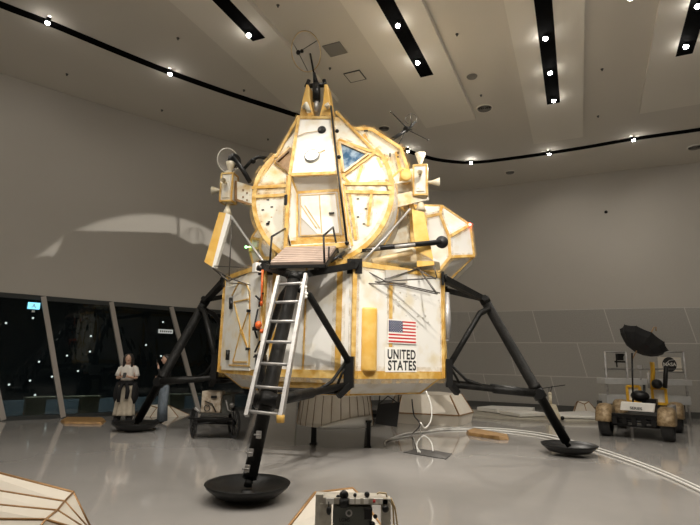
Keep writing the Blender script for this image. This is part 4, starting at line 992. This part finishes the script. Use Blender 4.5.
text('lettering', 'LGMS', 'ink', D_(344.5, 519)+V((0, -.022, 0)), (1, 0, 0), (0, 0, 1), .022, .9, 0, .02, dev); text('lettering', 'CRAY', 'ink', D_(344.5, 524.5)+V((0, -.022, 0)), (1, 0, 0), (0, 0, 1), .02, .9, 0, .02, dev)
mb = MB(); mb.lathe([(.012, 0), (.017, .004), (.022, 0)], D_(349, 512)+V((0, -.022, 0)), (0, -1, 0), 16); mb.build('gauge', 'alu', dev)
mb = MB(); a = D_(323, 496.5); b = D_(388, 501); mb.box(((a.x+b.x)/2, .05, (a.z+D_(323, 503).z)/2), (b.x-a.x, .14, a.z-D_(323, 503).z)); mb.build('top_rail', 'devw', dev, bevel=.004)
mb = MB(); x_ = D_(319.5, 500).x; zt_ = D_(319, 494).z; mb.box((x_, .03, zt_/2), (.05, .08, zt_)); mb.box((D_(326, 500).x, .01, D_(326, 503).z/2), (.075, .05, D_(326, 503).z)); x2 = D_(386, 500).x; mb.box((x2, .02, D_(386, 498).z/2), (.06, .08, D_(386, 498).z)); mb.build('side_post', 'devw', dev, bevel=.004)
mb = MB(); mb.tube([D_(344, 497)+V((0, -.04, 0)), D_(344, 505)+V((0, -.04, 0))], .03, 12); mb.sphere(D_(344, 495), .03, 10); mb.sphere(D_(329, 509)+V((0, -.04, 0)), .016, 10, (1, 1, 1.6)); mb.tube([D_(329, 500)+V((0, -.04, 0)), D_(329, 507)+V((0, -.04, 0))], .004, 6)
mb.sphere(D_(385, 507)+V((0, -.04, 0)), .022, 12); mb.sphere(D_(367, 494.5), .018, 8); mb.box(D_(368, 512)+V((0, -.03, 0)), (.05, .04, .06)); mb.sphere(D_(375, 515)+V((0, -.03, 0)), .014, 8); mb.sphere(D_(372, 523)+V((0, -.03, 0)), .02, 8)
mb.sphere(D_(355, 495), .012, 8); mb.sphere(D_(338, 497), .014, 8); mb.build('knob', 'blk', dev)
mb = MB()
for x, c_ in ((352, 0), (358, 0), (366, 0), (376, 0), (380, 0)): mb.box(D_(x, 500)+V((0, -.025, 0)), (.03, .01, .03))
mb.box(D_(330, 500)+V((0, -.025, 0)), (.05, .01, .035)); mb.build('dial_plate', 'pw', dev)
mb = MB(); mb.sphere(D_(374, 500)+V((0, -.03, 0)), .01, 8); mb.build('red_button', 'red', dev)
mb = MB(); mb.tube([D_(377, 494), D_(379, 492.5), D_(386, 493.5), D_(387, 497)], .006, 6); mb.tube([D_(389, 498), D_(393, 506), D_(394, 528)], .006, 6); mb.tube([D_(391, 498), D_(395, 508), D_(398, 530)], .006, 6); mb.build('cable_loop', 'tan', dev)
# crash-like wing display on oval ground at the back right
c = (W(452, 410)+W(606, 414))/2
pts = []
mb = MB(); c = V((5.45, 16.7, 0)); ax = V((1, -.42, 0)).normalized(); ay = V((.42, 1, 0)).normalized()
ring = lambda k, z: [c+ax*math.cos(t)*2.45*k+ay*math.sin(t)*1.15*k+V((0, 0, z)) for t in [2*PI*i/48 for i in range(48)]]
mb.loft([ring(1, .003), ring(1, .06), ring(.985, .08)]); tag(mb.build('oval_platform', 'oval'), 'low sand-grey oval platform on the floor at the back right', 'platform')
def slab(px, th, label, name, mt='pw', z=.1):
    mb = MB(); mb.poly([W(*q, z) for q in px], th, (0, 0, 1)); tag(mb.build(name, mt, bevel=.01), label, 'panel', 'white panels on the oval platform')
slab(((477, 410.5), (492, 409), (535, 411), (533, 413), (497, 413)), .12, 'white panel at the left end of the oval platform', 'wing_panel')
slab(((553, 414), (590, 412.5), (598, 416), (597, 419.0), (556, 417.5)), .06, 'pale flat panel on the oval platform nearest the rover', 'wing_panel')
slab(((500, 414), (530, 413.5), (546, 416), (520, 417)), .1, 'white strip panel in the middle of the oval platform', 'wing_panel')
pr = W(553, 419, .085); mb = MB(); mb.loft([[pr+V((x*.16, y*.16, z)) for x, y in ((-1.3, -1), (1.2, -1), (1.0, 1), (-1, 1))] for z in (0,)]+[[pr+V((x*.12-.05, y*.12, .42)) for x, y in ((-1, -1), (1, -1), (1, 1), (-1, 1))]]); o = mb.build('survey_probe', 'wire'); tag(o, 'small cream probe with antenna rods beyond the right footpad', 'probe')
mb = MB(); mb.tube([pr+V((-.05, 0, .4)), pr+V((-.05, 0, .72))], .05, 8); mb.sphere(pr+V((-.05, 0, .72)), .06, 8); mb.build('probe_head', 'wire', o)
mb = MB(); mb.tube([WD(538, 389, pr.y), WD(565, 385, pr.y)], .012, 6); mb.tube([WD(549, 387, pr.y), WD(549, 392, pr.y)], .01, 6); mb.tube([WD(552, 386, pr.y), pr+V((-.05, 0, .72))], .012, 6)
mb.sphere(pr+V((.2, -.2, .05)), .06, 8); mb.build('antenna_rod', 'blk', o)
# stair rail stand with sign behind the rover
DS = 15.3
s_ = lambda x, y, d=DS: WD(x, y, d)
st = empty('display_stand', V((s_(645, 400).x, DS, 0)), label='grey railed display stand with shelves and sign behind the rover', cat='stand')
def Q(x, y, d=DS): p = s_(x, y, d); return V((p.x-s_(645, 400).x, p.y-DS, p.z))
mb = MB()
for x in (604.5, 625.5, 683): a = Q(x, 352); mb.tube([a, V((a.x, 0, .0))], .035, 8)
for y in (352, 369): mb.tube([Q(604, y), Q(625, y)], .025, 6)
mb.tube([Q(604, 369), Q(683, 369)], .025, 6); mb.tube([Q(655, 352), Q(684, 352)], .025, 6); mb.tube([Q(657, 372), Q(684, 372)], .025, 6)
mb.build('rail', 'alu', st)
for y, x0_, x1_, hh_ in ((381, 604, 691, .17), (399, 606, 690, .25)):
    a, b = Q(x0_, y), Q(x1_, y); mb = MB(); mb.box(((a.x+b.x)/2, .2, a.z), (b.x-a.x, .5, hh_)); mb.build('shelf', 'stand', st, bevel=.01)
a, b = Q(604, 400), Q(690, 400); mb = MB(); mb.box(((a.x+b.x)/2, .35, .33), (b.x-a.x, .2, .6)); mb.build('back_panel', 'ventd', st)
a, b = Q(657.5, 357), Q(682, 372.5); mb = MB(); mb.box(((a.x+b.x)/2, .0, (a.z+b.z)/2), (b.x-a.x, .03, a.z-b.z)); sg = mb.build('sign_board', 'plinth', st)
cc = Q(669, 364.5); mb = MB(); mb.lathe([(0, .0), (.215, .0)], cc+V((0, -.022, 0)), (0, -1, 0), 32); mb.build('sign_disc', 'ink', sg)
text('lettering', 'NASA', 'pw', cc+V((0, -.03, 0)), (1, 0, 0), (0, 0, 1), .10, 1.1, 0, .02, sg)
mb = MB(); p1, p2 = cc+V((-.24, -.028, -.1)), cc+V((.34, -.028, .17)); mb.tube([p1, cc+V((0, -.028, .12)), p2], .008, 5); mb.build('sign_swoosh', 'pw', sg)
mb = MB(); a = Q(619.5, 357); mb.box(a, (.16, .14, .2)); mb.tube([a+V((.05, 0, 0)), a+V((.14, 0, .08))], .03, 6); mb.box(a+V((0, 0, -.14)), (.3, .05, .05)); mb.tube([a+V((-.1, 0, -.1)), a+V((-.1, 0, -.3))], .02, 6); mb.build('mounted_camera', 'blk', st)
# ---------------- rover
rl, rr = W(607, 435.4), W(669.5, 441.4); ad = (rr-rl); tw_ = ad.length; ad.normalize(); bd = V((-ad.y, ad.x, 0)); rc0 = (rl+rr)/2
rov = empty('lunar_rover', rc0, math.atan2(ad.y, ad.x), label='open four-wheeled lunar rover with black umbrella antenna at the right', cat='vehicle')
WB = 2.1; hw = tw_/2
def RW(px, py, y):     # pixel to rover-local point on local plane y
    o = V((0, 0, CAMZ))-rc0; r = ray(px, py); Ri = Matrix.Rotation(-math.atan2(ad.y, ad.x), 3, 'Z'); o = Ri @ o; r = Ri @ r
    return o+r*((y-o.y)/r.y)
wr = .34
def wheel(x, y, first=[None]):
    if first[0] is None:
        mb = MB(); mb.lathe([(wr*.72, -.12), (wr*.93, -.12), (wr, -.08), (wr*1.0, .08), (wr*.93, .12), (wr*.72, .12), (wr*.72, -.12)], (0, 0, 0), (1, 0, 0), 28); w = mb.build('wheel', 'rubber', rov)
        mb = MB(); mb.lathe([(0, -.06), (.1, -.08), (wr*.7, -.05), (wr*.73, -.1), (wr*.73, .1), (wr*.7, .05), (.1, .08), (0, .06)], (0, 0, 0), (1, 0, 0), 24); mb.build('hub', 'blk', w); first[0] = w
    else: w = copy_tree(first[0], rov)
    w.location = (x, y, wr)
    mb = MB(); mb.lathe([(.02, -.18), (wr*1.02, -.17), (wr*1.16, -.12), (wr*1.2, 0), (wr*1.16, .12), (wr*1.02, .17), (.02, .18)], (x, y, wr+.02), (1, 0, 0), 28, arc=PI*.86, a0=PI*.14)
    o = mb.build('fender', 'fender', rov); md = o.modifiers.new('s', 'SOLIDIFY'); md.thickness = .02
    return o
for x in (-hw, hw):
    for y in (0, WB): wheel(x, y)
mb = MB(); mb.box((0, WB/2, .42), (.9, WB+.3, .07)); mb.box((0, -.1, .5), (1.15, .2, .1)); mb.build('chassis', 'blk', rov)
mb = MB()
for y in (0, WB):
    for s in (-1, 1): mb.tube([(s*.3, y+.05, .45), (s*(hw-.1), y, wr)], .03, 8); mb.tube([(s*.3, y-.1, .38), (s*(hw-.1), y, wr-.08)], .025, 8)
for z in (.3, .4): mb.tube([(-.5, -.22, z), (.5, -.22, z)], .03, 8)
for k in range(5): mb.box((-.4+k*.2, -.22, .4), (.1, .12, .16))
mb.build('suspension', 'blk', rov)
a, b = RW(623, 404, -.28), RW(655, 413, -.28); mb = MB(); mb.poly([RW(621, 401.5, -.28), RW(655, 404, -.28), RW(654, 412.5, -.28), RW(620, 410, -.28)], .12, (0, 1, 0)); nb = mb.build('nose_box', 'pw', rov, bevel=.01)
o = text('lettering', 'SERIES', 'ink', RW(636, 408.5, -.29)+V((0, -.006, 0)), (1, 0, -.02), (0, 0, 1), .06, 1.1, 0, .02, nb)
for (xa, ya, xb, yb, yy) in ((627, 386, 641, 402, .7), (652, 388, 667, 404, .7)):
    mb = MB(); a, b = RW(xa, ya, yy), RW(xb, yb, yy); mb.poly([a, V((b.x, yy, a.z)), b, V((a.x, yy, b.z))], .1, (0, 1, 0)); o = mb.build('seat', 'pw', rov)
    mb = MB()
    for p_, q_ in ((a, V((b.x, yy, a.z))), (V((b.x, yy, a.z)), b), (b, V((a.x, yy, b.z))), (V((a.x, yy, b.z)), a)): mb.beam(p_+V((0, -.02, 0)), q_+V((0, -.02, 0)), .06)
    mb.build('yellow_seat_frame', 'yel', o)
mb = MB(); mb.tube([RW(652, 389, .65), RW(653, 372, .65), RW(652, 362, .65)], .05, 8); mb.build('yellow_post', 'yel', rov)
mb = MB(); mb.sphere(RW(640, 396, .2), .17, 12, (1.2, 1, .8)); mb.sphere(RW(657, 384, .5), .12, 10); mb.tube([RW(665, 388, .5), RW(666, 366, .5)], .05, 8); mb.tube([RW(633, 404, -.1), RW(632, 353, .1)], .02, 8); mb.tube([RW(645, 404, .1), RW(644, 385, .2)], .03, 8); mb.box(RW(650, 402, .3), (.3, .3, .15)); mb.build('console', 'blk', rov)
mb = MB(); mb.box(RW(640, 367, .2), (.1, .1, .1)); mb.tube([RW(641, 380, .2), RW(640, 367, .2)], .015, 6); mb.tube([RW(648, 372, .3), RW(649, 388, .3)], .03, 8); mb.box(RW(672, 410, .4), (.1, .9, .2)); mb.build('camera', 'alu', rov)
# umbrella: open black umbrella antenna tilted forward
uc = RW(640, 345, .1); un = V((-.42, -.42, -.76)).normalized()
mb = MB(); n = 16
sx = (V((1, 0, -.42))-un*V((1, 0, -.42)).dot(un)).normalized(); sy = un.cross(sx); ru = .57
apx = uc+un*.17; ringv = []
prof = [(0, .0), (.33, -.03), (.62, -.11), (.85, -.24), (1.0, -.38)]
vs = []; ns = 10
for r_, z_ in prof:
    for j in range(ns*4):
        t = 2*PI*j/(ns*4); sc = 1-.09*r_*math.sin((j % 4)/4*PI); vs.append(apx+(sx*math.cos(t)+sy*math.sin(t))*ru*r_*sc+un*z_*.9)
nn_ = ns*4
mb.add(vs, [(i*nn_+j, i*nn_+(j+1) % nn_, (i+1)*nn_+(j+1) % nn_, (i+1)*nn_+j) for i in range(4) for j in range(nn_)])
o = mb.build('umbrella_canopy', 'bcloth', rov); md = o.modifiers.new('s', 'SOLIDIFY'); md.thickness = .008
mb = MB()
for k in range(ns):
    t = 2*PI*k/ns; mb.tube([apx+(sx*math.cos(t)+sy*math.sin(t))*ru*r_+un*(z_*.9-.015) for r_, z_ in prof], .006, 5)
mb.build('umbrella_rib', 'blk', o)
mb = MB(); hk = [apx+un*.02, apx-un*.5, RW(644, 385, .2)]; mb.tube([apx-un*.02, RW(632, 360, .1)], .012, 6)
mb.tube([RW(649, 336, .35), RW(652, 331, .4), RW(654, 327, .4), RW(656, 327, .4), RW(656, 331, .4)], .014, 6); mb.build('umbrella_handle', 'wood', o)
# ---------------- two-wheeled equipment cart
cl_, cr_ = W(192.5, 437.5), W(233, 438.5); cd = (cr_-cl_); cw = cd.length; cd.normalize(); cc0 = (cl_+cr_)/2
cart = empty('equipment_cart', cc0, math.atan2(cd.y, cd.x), label='small two-wheeled black cart loaded with pale equipment boxes behind the ladder', cat='cart')
def RC(px, py, y):
    Ri = Matrix.Rotation(-math.atan2(cd.y, cd.x), 3, 'Z'); o = Ri @ (V((0, 0, CAMZ))-cc0); r = Ri @ ray(px, py); return o+r*((y-o.y)/r.y)
first = None
for x in (-cw/2, cw/2):
    if first is None:
        R_ = .28; mb = MB(); mb.tube([V((0, math.cos(t)*R_, math.sin(t)*R_)) for t in [2*PI*i/32 for i in range(33)]], .028, 8, cap=False); w_ = mb.build('wheel', 'rubber', cart)
        mb = MB(); [mb.tube([(0, 0, 0), (0, math.cos(t)*R_, math.sin(t)*R_)], .01, 5) for t in [2*PI*i/10 for i in range(10)]]; mb.tube([(-.04, 0, 0), (.04, 0, 0)], .04, 10); mb.build('spokes', 'blk', w_); first = w_
    else: w_ = copy_tree(first, cart)
    w_.location = (x, 0, .308); w_.rotation_euler = (0, 0, .62 if x > 0 else .5)
mb = MB(); mb.tube([(-cw/2, 0, .3), (cw/2, 0, .3)], .025, 8); mb.box((0, .0, .37), (cw*.8, .5, .05)); mb.tube([(-.3, -.2, .37), (-.33, -.25, .02)], .02, 6); mb.tube([(-.45, -.3, .42), (.45, -.3, .42)], .02, 6); mb.tube([(.1, -.25, .35), (-.35, -.3, .3)], .02, 6); mb.build('cart_frame', 'blk', cart)
mb = MB(); a, b = RC(202, 391, -.15), RC(220, 413, -.15); mb.box(((a.x+b.x)/2, .02, (a.z+b.z)/2), (b.x-a.x, .34, a.z-b.z)); bx_ = mb.build('pale_box', 'bag', cart, bevel=.02)
mb = MB(); mb.box(RC(214, 397, -.17), (.12, .03, .05)); mb.tube([RC(207, 408, -.18)+V((math.cos(t)*.06, 0, math.sin(t)*.06)) for t in [PI*i/8 for i in range(17)]], .01, 5); mb.tube([RC(205, 401, -.18), RC(212, 404, -.18), RC(216, 412, -.18)], .012, 5); mb.build('box_fitting', 'blk', bx_)
mb = MB(); a, b = RC(221, 395, -.05), RC(231, 414, -.05); mb.box(((a.x+b.x)/2, .1, (a.z+b.z)/2), (b.x-a.x, .26, a.z-b.z)); mb.build('dark_box', 'dev', cart, bevel=.01)
mb = MB(); mb.tube([RC(226, 400, -.2), RC(228, 410, -.2), RC(233, 412, -.2)], .015, 6); mb.sphere(RC(232, 405, -.1), .05, 8); mb.tube([RC(200, 412, -.2), RC(195, 408, -.2)], .03, 6); mb.build('tool', 'alu', cart)
# pale rounded helmet-like case behind the left leg
# ------------------------------------------------------------------ people
def skin_body(name, edges, radii, parent, mt, root=0, sub=2):
    me = bpy.data.meshes.new(name); keys = list(radii); idx = {k: i for i, k in enumerate(keys)}
    me.from_pydata([tuple(radii[k][0]) for k in keys], [(idx[a], idx[b]) for a, b in edges], [])
    me.materials.append(M[mt]); o = bpy.data.objects.new(name, me); COL.objects.link(o)
    if parent: o.parent = parent
    o.modifiers.new('skin', 'SKIN').use_smooth_shade = True
    for i, k in enumerate(keys):
        r = radii[k][1]; r = r if isinstance(r, tuple) else (r, r); me.skin_vertices[0].data[i].radius = r
        me.skin_vertices[0].data[i].use_root = (i == root)
    s = o.modifiers.new('sub', 'SUBSURF'); s.levels = sub; s.render_levels = sub
    return o
def ell(c, a, b, n=20, R=None):
    R = R or Matrix.Identity(3)
    return [V(c)+R @ V((math.cos(2*PI*i/n)*a, math.sin(2*PI*i/n)*b, 0)) for i in range(n)]
def limb(mb, pts, rs, n=12): mb.tube(pts, 0, n, rs=rs)
def head(root, c, s, face, hairm, long=True):
    # face: unit vector the face looks along (xy)
    fx = V((face[0], face[1], 0)).normalized(); sx_ = V((-fx.y, fx.x, 0)); R = Matrix((sx_, -fx, V((0, 0, 1)))).transposed()
    mb = MB()
    mb.sphere(c, .105*s, 20, (.80, .92, 1.12), R); mb.sphere(c+fx*.025*s+V((0, 0, -.06*s)), .07*s, 14, (.85, .8, .95), R)
    mb.sphere(c+fx*.1*s+V((0, 0, -.02*s)), .016*s, 10, (.8, 1, 1.6), R)
    for e in (-1, 1): mb.sphere(c+sx_*e*.086*s+V((0, 0, -.01*s)), .022*s, 8, (.5, .8, 1.2), R)
    return mb, R, fx, sx_
def hand(edges, rad, pre, wr_, d, side, up_):
    # palm and five fingers as short chains
    d = V(d).normalized(); side = V(side).normalized(); up_ = V(up_).normalized()
    rad[pre+'palm'] = (wr_+d*.05, (.032, .016)); edges.append((pre+'wr', pre+'palm'))
    for i, (o_, ln_) in enumerate(((-.027, .062), (-.009, .072), (.009, .068), (.026, .052))):
        b = wr_+d*.088+side*o_; m_ = b+d*ln_*.5-up_*.008; e = b+d*ln_*.85-up_*.03
        rad[pre+'f%da' % i] = (b, .0095); rad[pre+'f%db' % i] = (m_, .0085); rad[pre+'f%dc' % i] = (e, .0075)
        edges += [(pre+'palm', pre+'f%da' % i), (pre+'f%da' % i, pre+'f%db' % i), (pre+'f%db' % i, pre+'f%dc' % i)]
    b = wr_+d*.035-side*.036; rad[pre+'ta'] = (b, .011); rad[pre+'tb'] = (b+d*.03-side*.012-up_*.01, .0095); edges += [(pre+'palm', pre+'ta'), (pre+'ta', pre+'tb')]
# woman 1, facing the camera, both hands holding a phone at chest height
p1 = W(122.5, 423.5); HT = 1.68
wm = empty('person', p1, math.radians(8), label='woman in white T-shirt and long beige skirt, black jacket round her waist, looking at phone', cat='person')
rad = {}; ed = []
rad['pel'] = (V((0, 0, .92)), (.15, .11)); rad['wst'] = (V((0, 0, 1.06)), (.115, .085)); rad['chs'] = (V((0, .0, 1.25)), (.145, .095)); rad['nk0'] = (V((0, .015, 1.40)), (.07, .06)); rad['nk'] = (V((0, .0, 1.465)), .048); rad['hd0'] = (V((0, -.02, 1.52)), .055); 
ed += [('pel', 'wst'), ('wst', 'chs'), ('chs', 'nk0'), ('nk0', 'nk'), ('nk', 'hd0')]
for s, q in ((-1, 'l'), (1, 'r')):
    rad[q+'sh'] = (V((s*.16, .01, 1.36)), .052); rad[q+'el'] = (V((s*.235, -.02, 1.09)), .038); rad[q+'wr'] = (V((s*.085, -.2, 1.14)), .025)
    rad[q+'hp'] = (V((s*.085, 0, .86)), .09); rad[q+'kn'] = (V((s*.1, -.02, .48)), .058); rad[q+'an'] = (V((s*.11, .01, .09)), .036); rad[q+'to'] = (V((s*.125, -.14, .035)), .034)
    ed += [('nk0', q+'sh'), (q+'sh', q+'el'), (q+'el', q+'wr'), ('pel', q+'hp'), (q+'hp', q+'kn'), (q+'kn', q+'an'), (q+'an', q+'to')]
    hand(ed, rad, q, rad[q+'wr'][0], (-s*.8, -.25, .35), (0, .3, 1), (0, -1, .2))
skin_body('body', ed, rad, wm, 'skinp')
mb, R_, fx, sx_ = head(wm, V((0, -.03, 1.585)), 1.0, (0.1, -1), 'hair'); mb.build('face', 'skinp', wm)
mb = MB()
for e in (-1, 1): mb.sphere(V((.01, -.03, 1.59))+fx*.088+sx_*e*.034, .011, 8, (1.3, .6, .6), R_)
mb.build('eyes', 'ink', wm); mb = MB(); mb.sphere(V((.01, -.03, 1.535))+fx*.088, .016, 8, (1.3, .5, .45), R_); mb.build('mouth', 'lip', wm)
mb = MB(); c_ = V((0, -.005, 1.60)); ring = []
for z, a, b, cy in ((1.715, .02, .02, .0), (1.70, .07, .07, .0), (1.66, .098, .1, .0), (1.60, .108, .098, .03), (1.54, .115, .085, .045), (1.46, .125, .07, .055), (1.38, .12, .055, .06), (1.33, .09, .035, .065)): ring.append(ell((0, cy, z), a, b))
mb.loft(ring, smooth=True)
for e in (-1, 1): mb.tube([V((e*.05, -.075, 1.675)), V((e*.095, -.06, 1.60)), V((e*.10, -.045, 1.50)), V((e*.095, -.055, 1.40)), V((e*.085, -.06, 1.33))], .03, 8, rs=[.03, .032, .03, .03, .012])
mb.build('hair', 'hair', wm)
mb = MB(); ring = [ell((0, 0, z), a, b, 24) for z, a, b in ((.97, .17, .125), (1.06, .15, .115), (1.15, .155, .12), (1.26, .175, .125), (1.34, .19, .115), (1.395, .14, .09), (1.43, .075, .065))]; mb.loft(ring, smooth=True)
for e in (-1, 1): limb(mb, [V((e*.13, .01, 1.365)), V((e*.185, .01, 1.33)), V((e*.222, .0, 1.22)), V((e*.24, -.005, 1.15))], [.062, .064, .060, .062])
mb.build('t_shirt', 'tee', wm)
mb = MB(); ring = []
for z, a, b, w__ in ((1.0, .155, .115, 0), (.9, .19, .14, .01), (.7, .21, .15, .015), (.45, .225, .17, .02), (.25, .24, .185, .025), (.2, .24, .19, .03)):
    ring.append([V((math.cos(2*PI*i/48)*(a+w__*math.sin(9*2*PI*i/48)), math.sin(2*PI*i/48)*(b+w__*math.sin(9*2*PI*i/48+1)), z)) for i in range(48)])
mb.loft(ring, smooth=True); mb.build('skirt', 'beige', wm)
mb = MB(); ring = [ell((0, 0, z), a, b, 24) for z, a, b in ((.93, .20, .15), (.97, .205, .155), (1.02, .185, .14), (1.045, .165, .125))]; mb.loft(ring, smooth=True)
for e, ln_ in ((-1, .42), (1, .34)):
    mb.tube([V((e*.03, -.165, 1.0)), V((e*.08, -.2, .88)), V((e*.1, -.215, .8)), V((e*.09, -.22, .95-ln_))], .04, 8, rs=[.035, .045, .05, .04])
for e in (-1, 1): ring = [ell((e*.2, .03, z), a, b, 14) for z, a, b in ((1.0, .04, .1), (.85, .08, .14), (.65, .1, .15), (.48, .04, .1))]; mb.loft(ring, smooth=True)
mb.sphere((0, -.175, .99), .045, 10, (1.3, .8, 1)); mb.build('tied_jacket', 'bcloth', wm)
for e in (-1, 1):
    mb = MB(); mb.sphere((e*.15, -.06, .07), .1, 12, (.75, 1.45, .68)); mb.tube([(e*.14, .0, .07), (e*.14, 0, .2)], .08, 12, rs=[.08, .09]); mb.build('boot', 'bcloth', wm)
mb = MB(); mb.box((0, -.265, 1.175), (.075, .012, .14), mat=Matrix.Rotation(-.5, 3, 'X')); ph = mb.build('phone', 'ink'); ph.matrix_world = Matrix.Translation(p1) @ Matrix.Rotation(math.radians(8), 4, 'Z'); tag(ph, 'dark phone held by the woman in the white T-shirt', 'phone')
# woman 2, in profile to the left, phone raised to her face
p2 = W(160, 423.5)+V((0, .1, 0))
wm = empty('person', p2, math.radians(-62), label='person in black top and faded jeans behind the left leg, phone raised to face', cat='person')
rad = {}; ed = []
rad['pel'] = (V((0, 0, .92)), (.14, .11)); rad['wst'] = (V((0, 0, 1.06)), (.11, .085)); rad['chs'] = (V((0, .0, 1.25)), (.14, .095)); rad['nk0'] = (V((0, .01, 1.40)), (.07, .06)); rad['nk'] = (V((0, .0, 1.465)), .048); rad['hd0'] = (V((0, -.02, 1.52)), .055)
ed += [('pel', 'wst'), ('wst', 'chs'), ('chs', 'nk0'), ('nk0', 'nk'), ('nk', 'hd0')]
for s, q in ((-1, 'l'), (1, 'r')):
    rad[q+'sh'] = (V((s*.16, .01, 1.36)), .052)
    if s > 0: rad[q+'el'] = (V((s*.2, -.12, 1.13)), .038); rad[q+'wr'] = (V((s*.06, -.2, 1.36)), .025); hd_ = ((-.2, -.15, 1), (1, 0, 0), (0, 1, 0))
    else: rad[q+'el'] = (V((s*.2, -.10, 1.1)), .038); rad[q+'wr'] = (V((s*.05, -.22, 1.12)), .025); hd_ = ((1, -.1, .1), (0, 0, 1), (0, 1, 0))
    rad[q+'hp'] = (V((s*.085, 0, .86)), .09); rad[q+'kn'] = (V((s*.09, -.02, .48)), .058); rad[q+'an'] = (V((s*.09, .01, .09)), .036); rad[q+'to'] = (V((s*.1, -.14, .035)), .034)
    ed += [('nk0', q+'sh'), (q+'sh', q+'el'), (q+'el', q+'wr'), ('pel', q+'hp'), (q+'hp', q+'kn'), (q+'kn', q+'an'), (q+'an', q+'to')]
    hand(ed, rad, q, rad[q+'wr'][0], *hd_)
skin_body('body', ed, rad, wm, 'skinp')
mb, R_, fx, sx_ = head(wm, V((0, -.03, 1.585)), 1.0, (0, -1), 'hair'); mb.build('face', 'skinp', wm)
mb = MB()
for e in (-1, 1): mb.sphere(V((0, -.03, 1.59))+fx*.088+sx_*e*.034, .011, 8, (1.3, .6, .6), R_)
mb.build('eyes', 'ink', wm); mb = MB(); mb.sphere(V((0, -.03, 1.535))+fx*.088, .016, 8, (1.3, .5, .45), R_); mb.build('mouth', 'lip', wm)
mb = MB(); ring = []
for z, a, b, cy in ((1.715, .02, .02, .0), (1.70, .07, .07, .0), (1.66, .098, .1, .0), (1.60, .108, .098, .03), (1.54, .112, .085, .045), (1.46, .11, .075, .055), (1.38, .10, .06, .06), (1.34, .07, .035, .065)): ring.append(ell((0, cy, z), a, b))
mb.loft(ring, smooth=True); mb.build('hair', 'hair', wm)
mb = MB(); ring = [ell((0, 0, z), a, b, 24) for z, a, b in ((.93, .175, .13), (1.06, .155, .125), (1.15, .16, .13), (1.26, .175, .13), (1.34, .19, .115), (1.395, .14, .09), (1.43, .075, .065))]; mb.loft(ring, smooth=True)
limb(mb, [V((.13, .01, 1.365)), V((.19, -.0, 1.32)), V((.2, -.12, 1.13)), V((.13, -.16, 1.26)), V((.08, -.19, 1.33))], [.07, .07, .052, .045, .036])
limb(mb, [V((-.13, .01, 1.365)), V((-.19, -.0, 1.32)), V((-.2, -.10, 1.1)), V((-.1, -.2, 1.12))], [.07, .07, .052, .038])
mb.build('black_top', 'bcloth', wm)
mb = MB()
for e in (-1, 1): mb.tube([V((e*.07, 0, .95)), V((e*.085, 0, .84)), V((e*.095, -.01, .48)), V((e*.1, .01, .06))], 0, 16, rs=[.1, .115, .105, .115])
mb.build('jeans', 'denim', wm)
for e in (-1, 1): mb = MB(); mb.sphere((e*.1, -.07, .05), .09, 12, (.6, 1.35, .5)); mb.build('shoe', 'bcloth', wm)
mb = MB(); mb.box((.02, -.25, 1.50), (.075, .012, .14)); ph = mb.build('phone', 'ink'); ph.matrix_world = Matrix.Translation(p2) @ Matrix.Rotation(math.radians(-62), 4, 'Z'); tag(ph, 'phone held up to the face of the person in black', 'phone')

# ------------------------------------------------------------------ view settings
S.view_settings.view_transform = 'Standard'; S.view_settings.look = 'None'; S.view_settings.exposure = 0.0; S.view_settings.gamma = 1
S.view_settings.use_curve_mapping = False
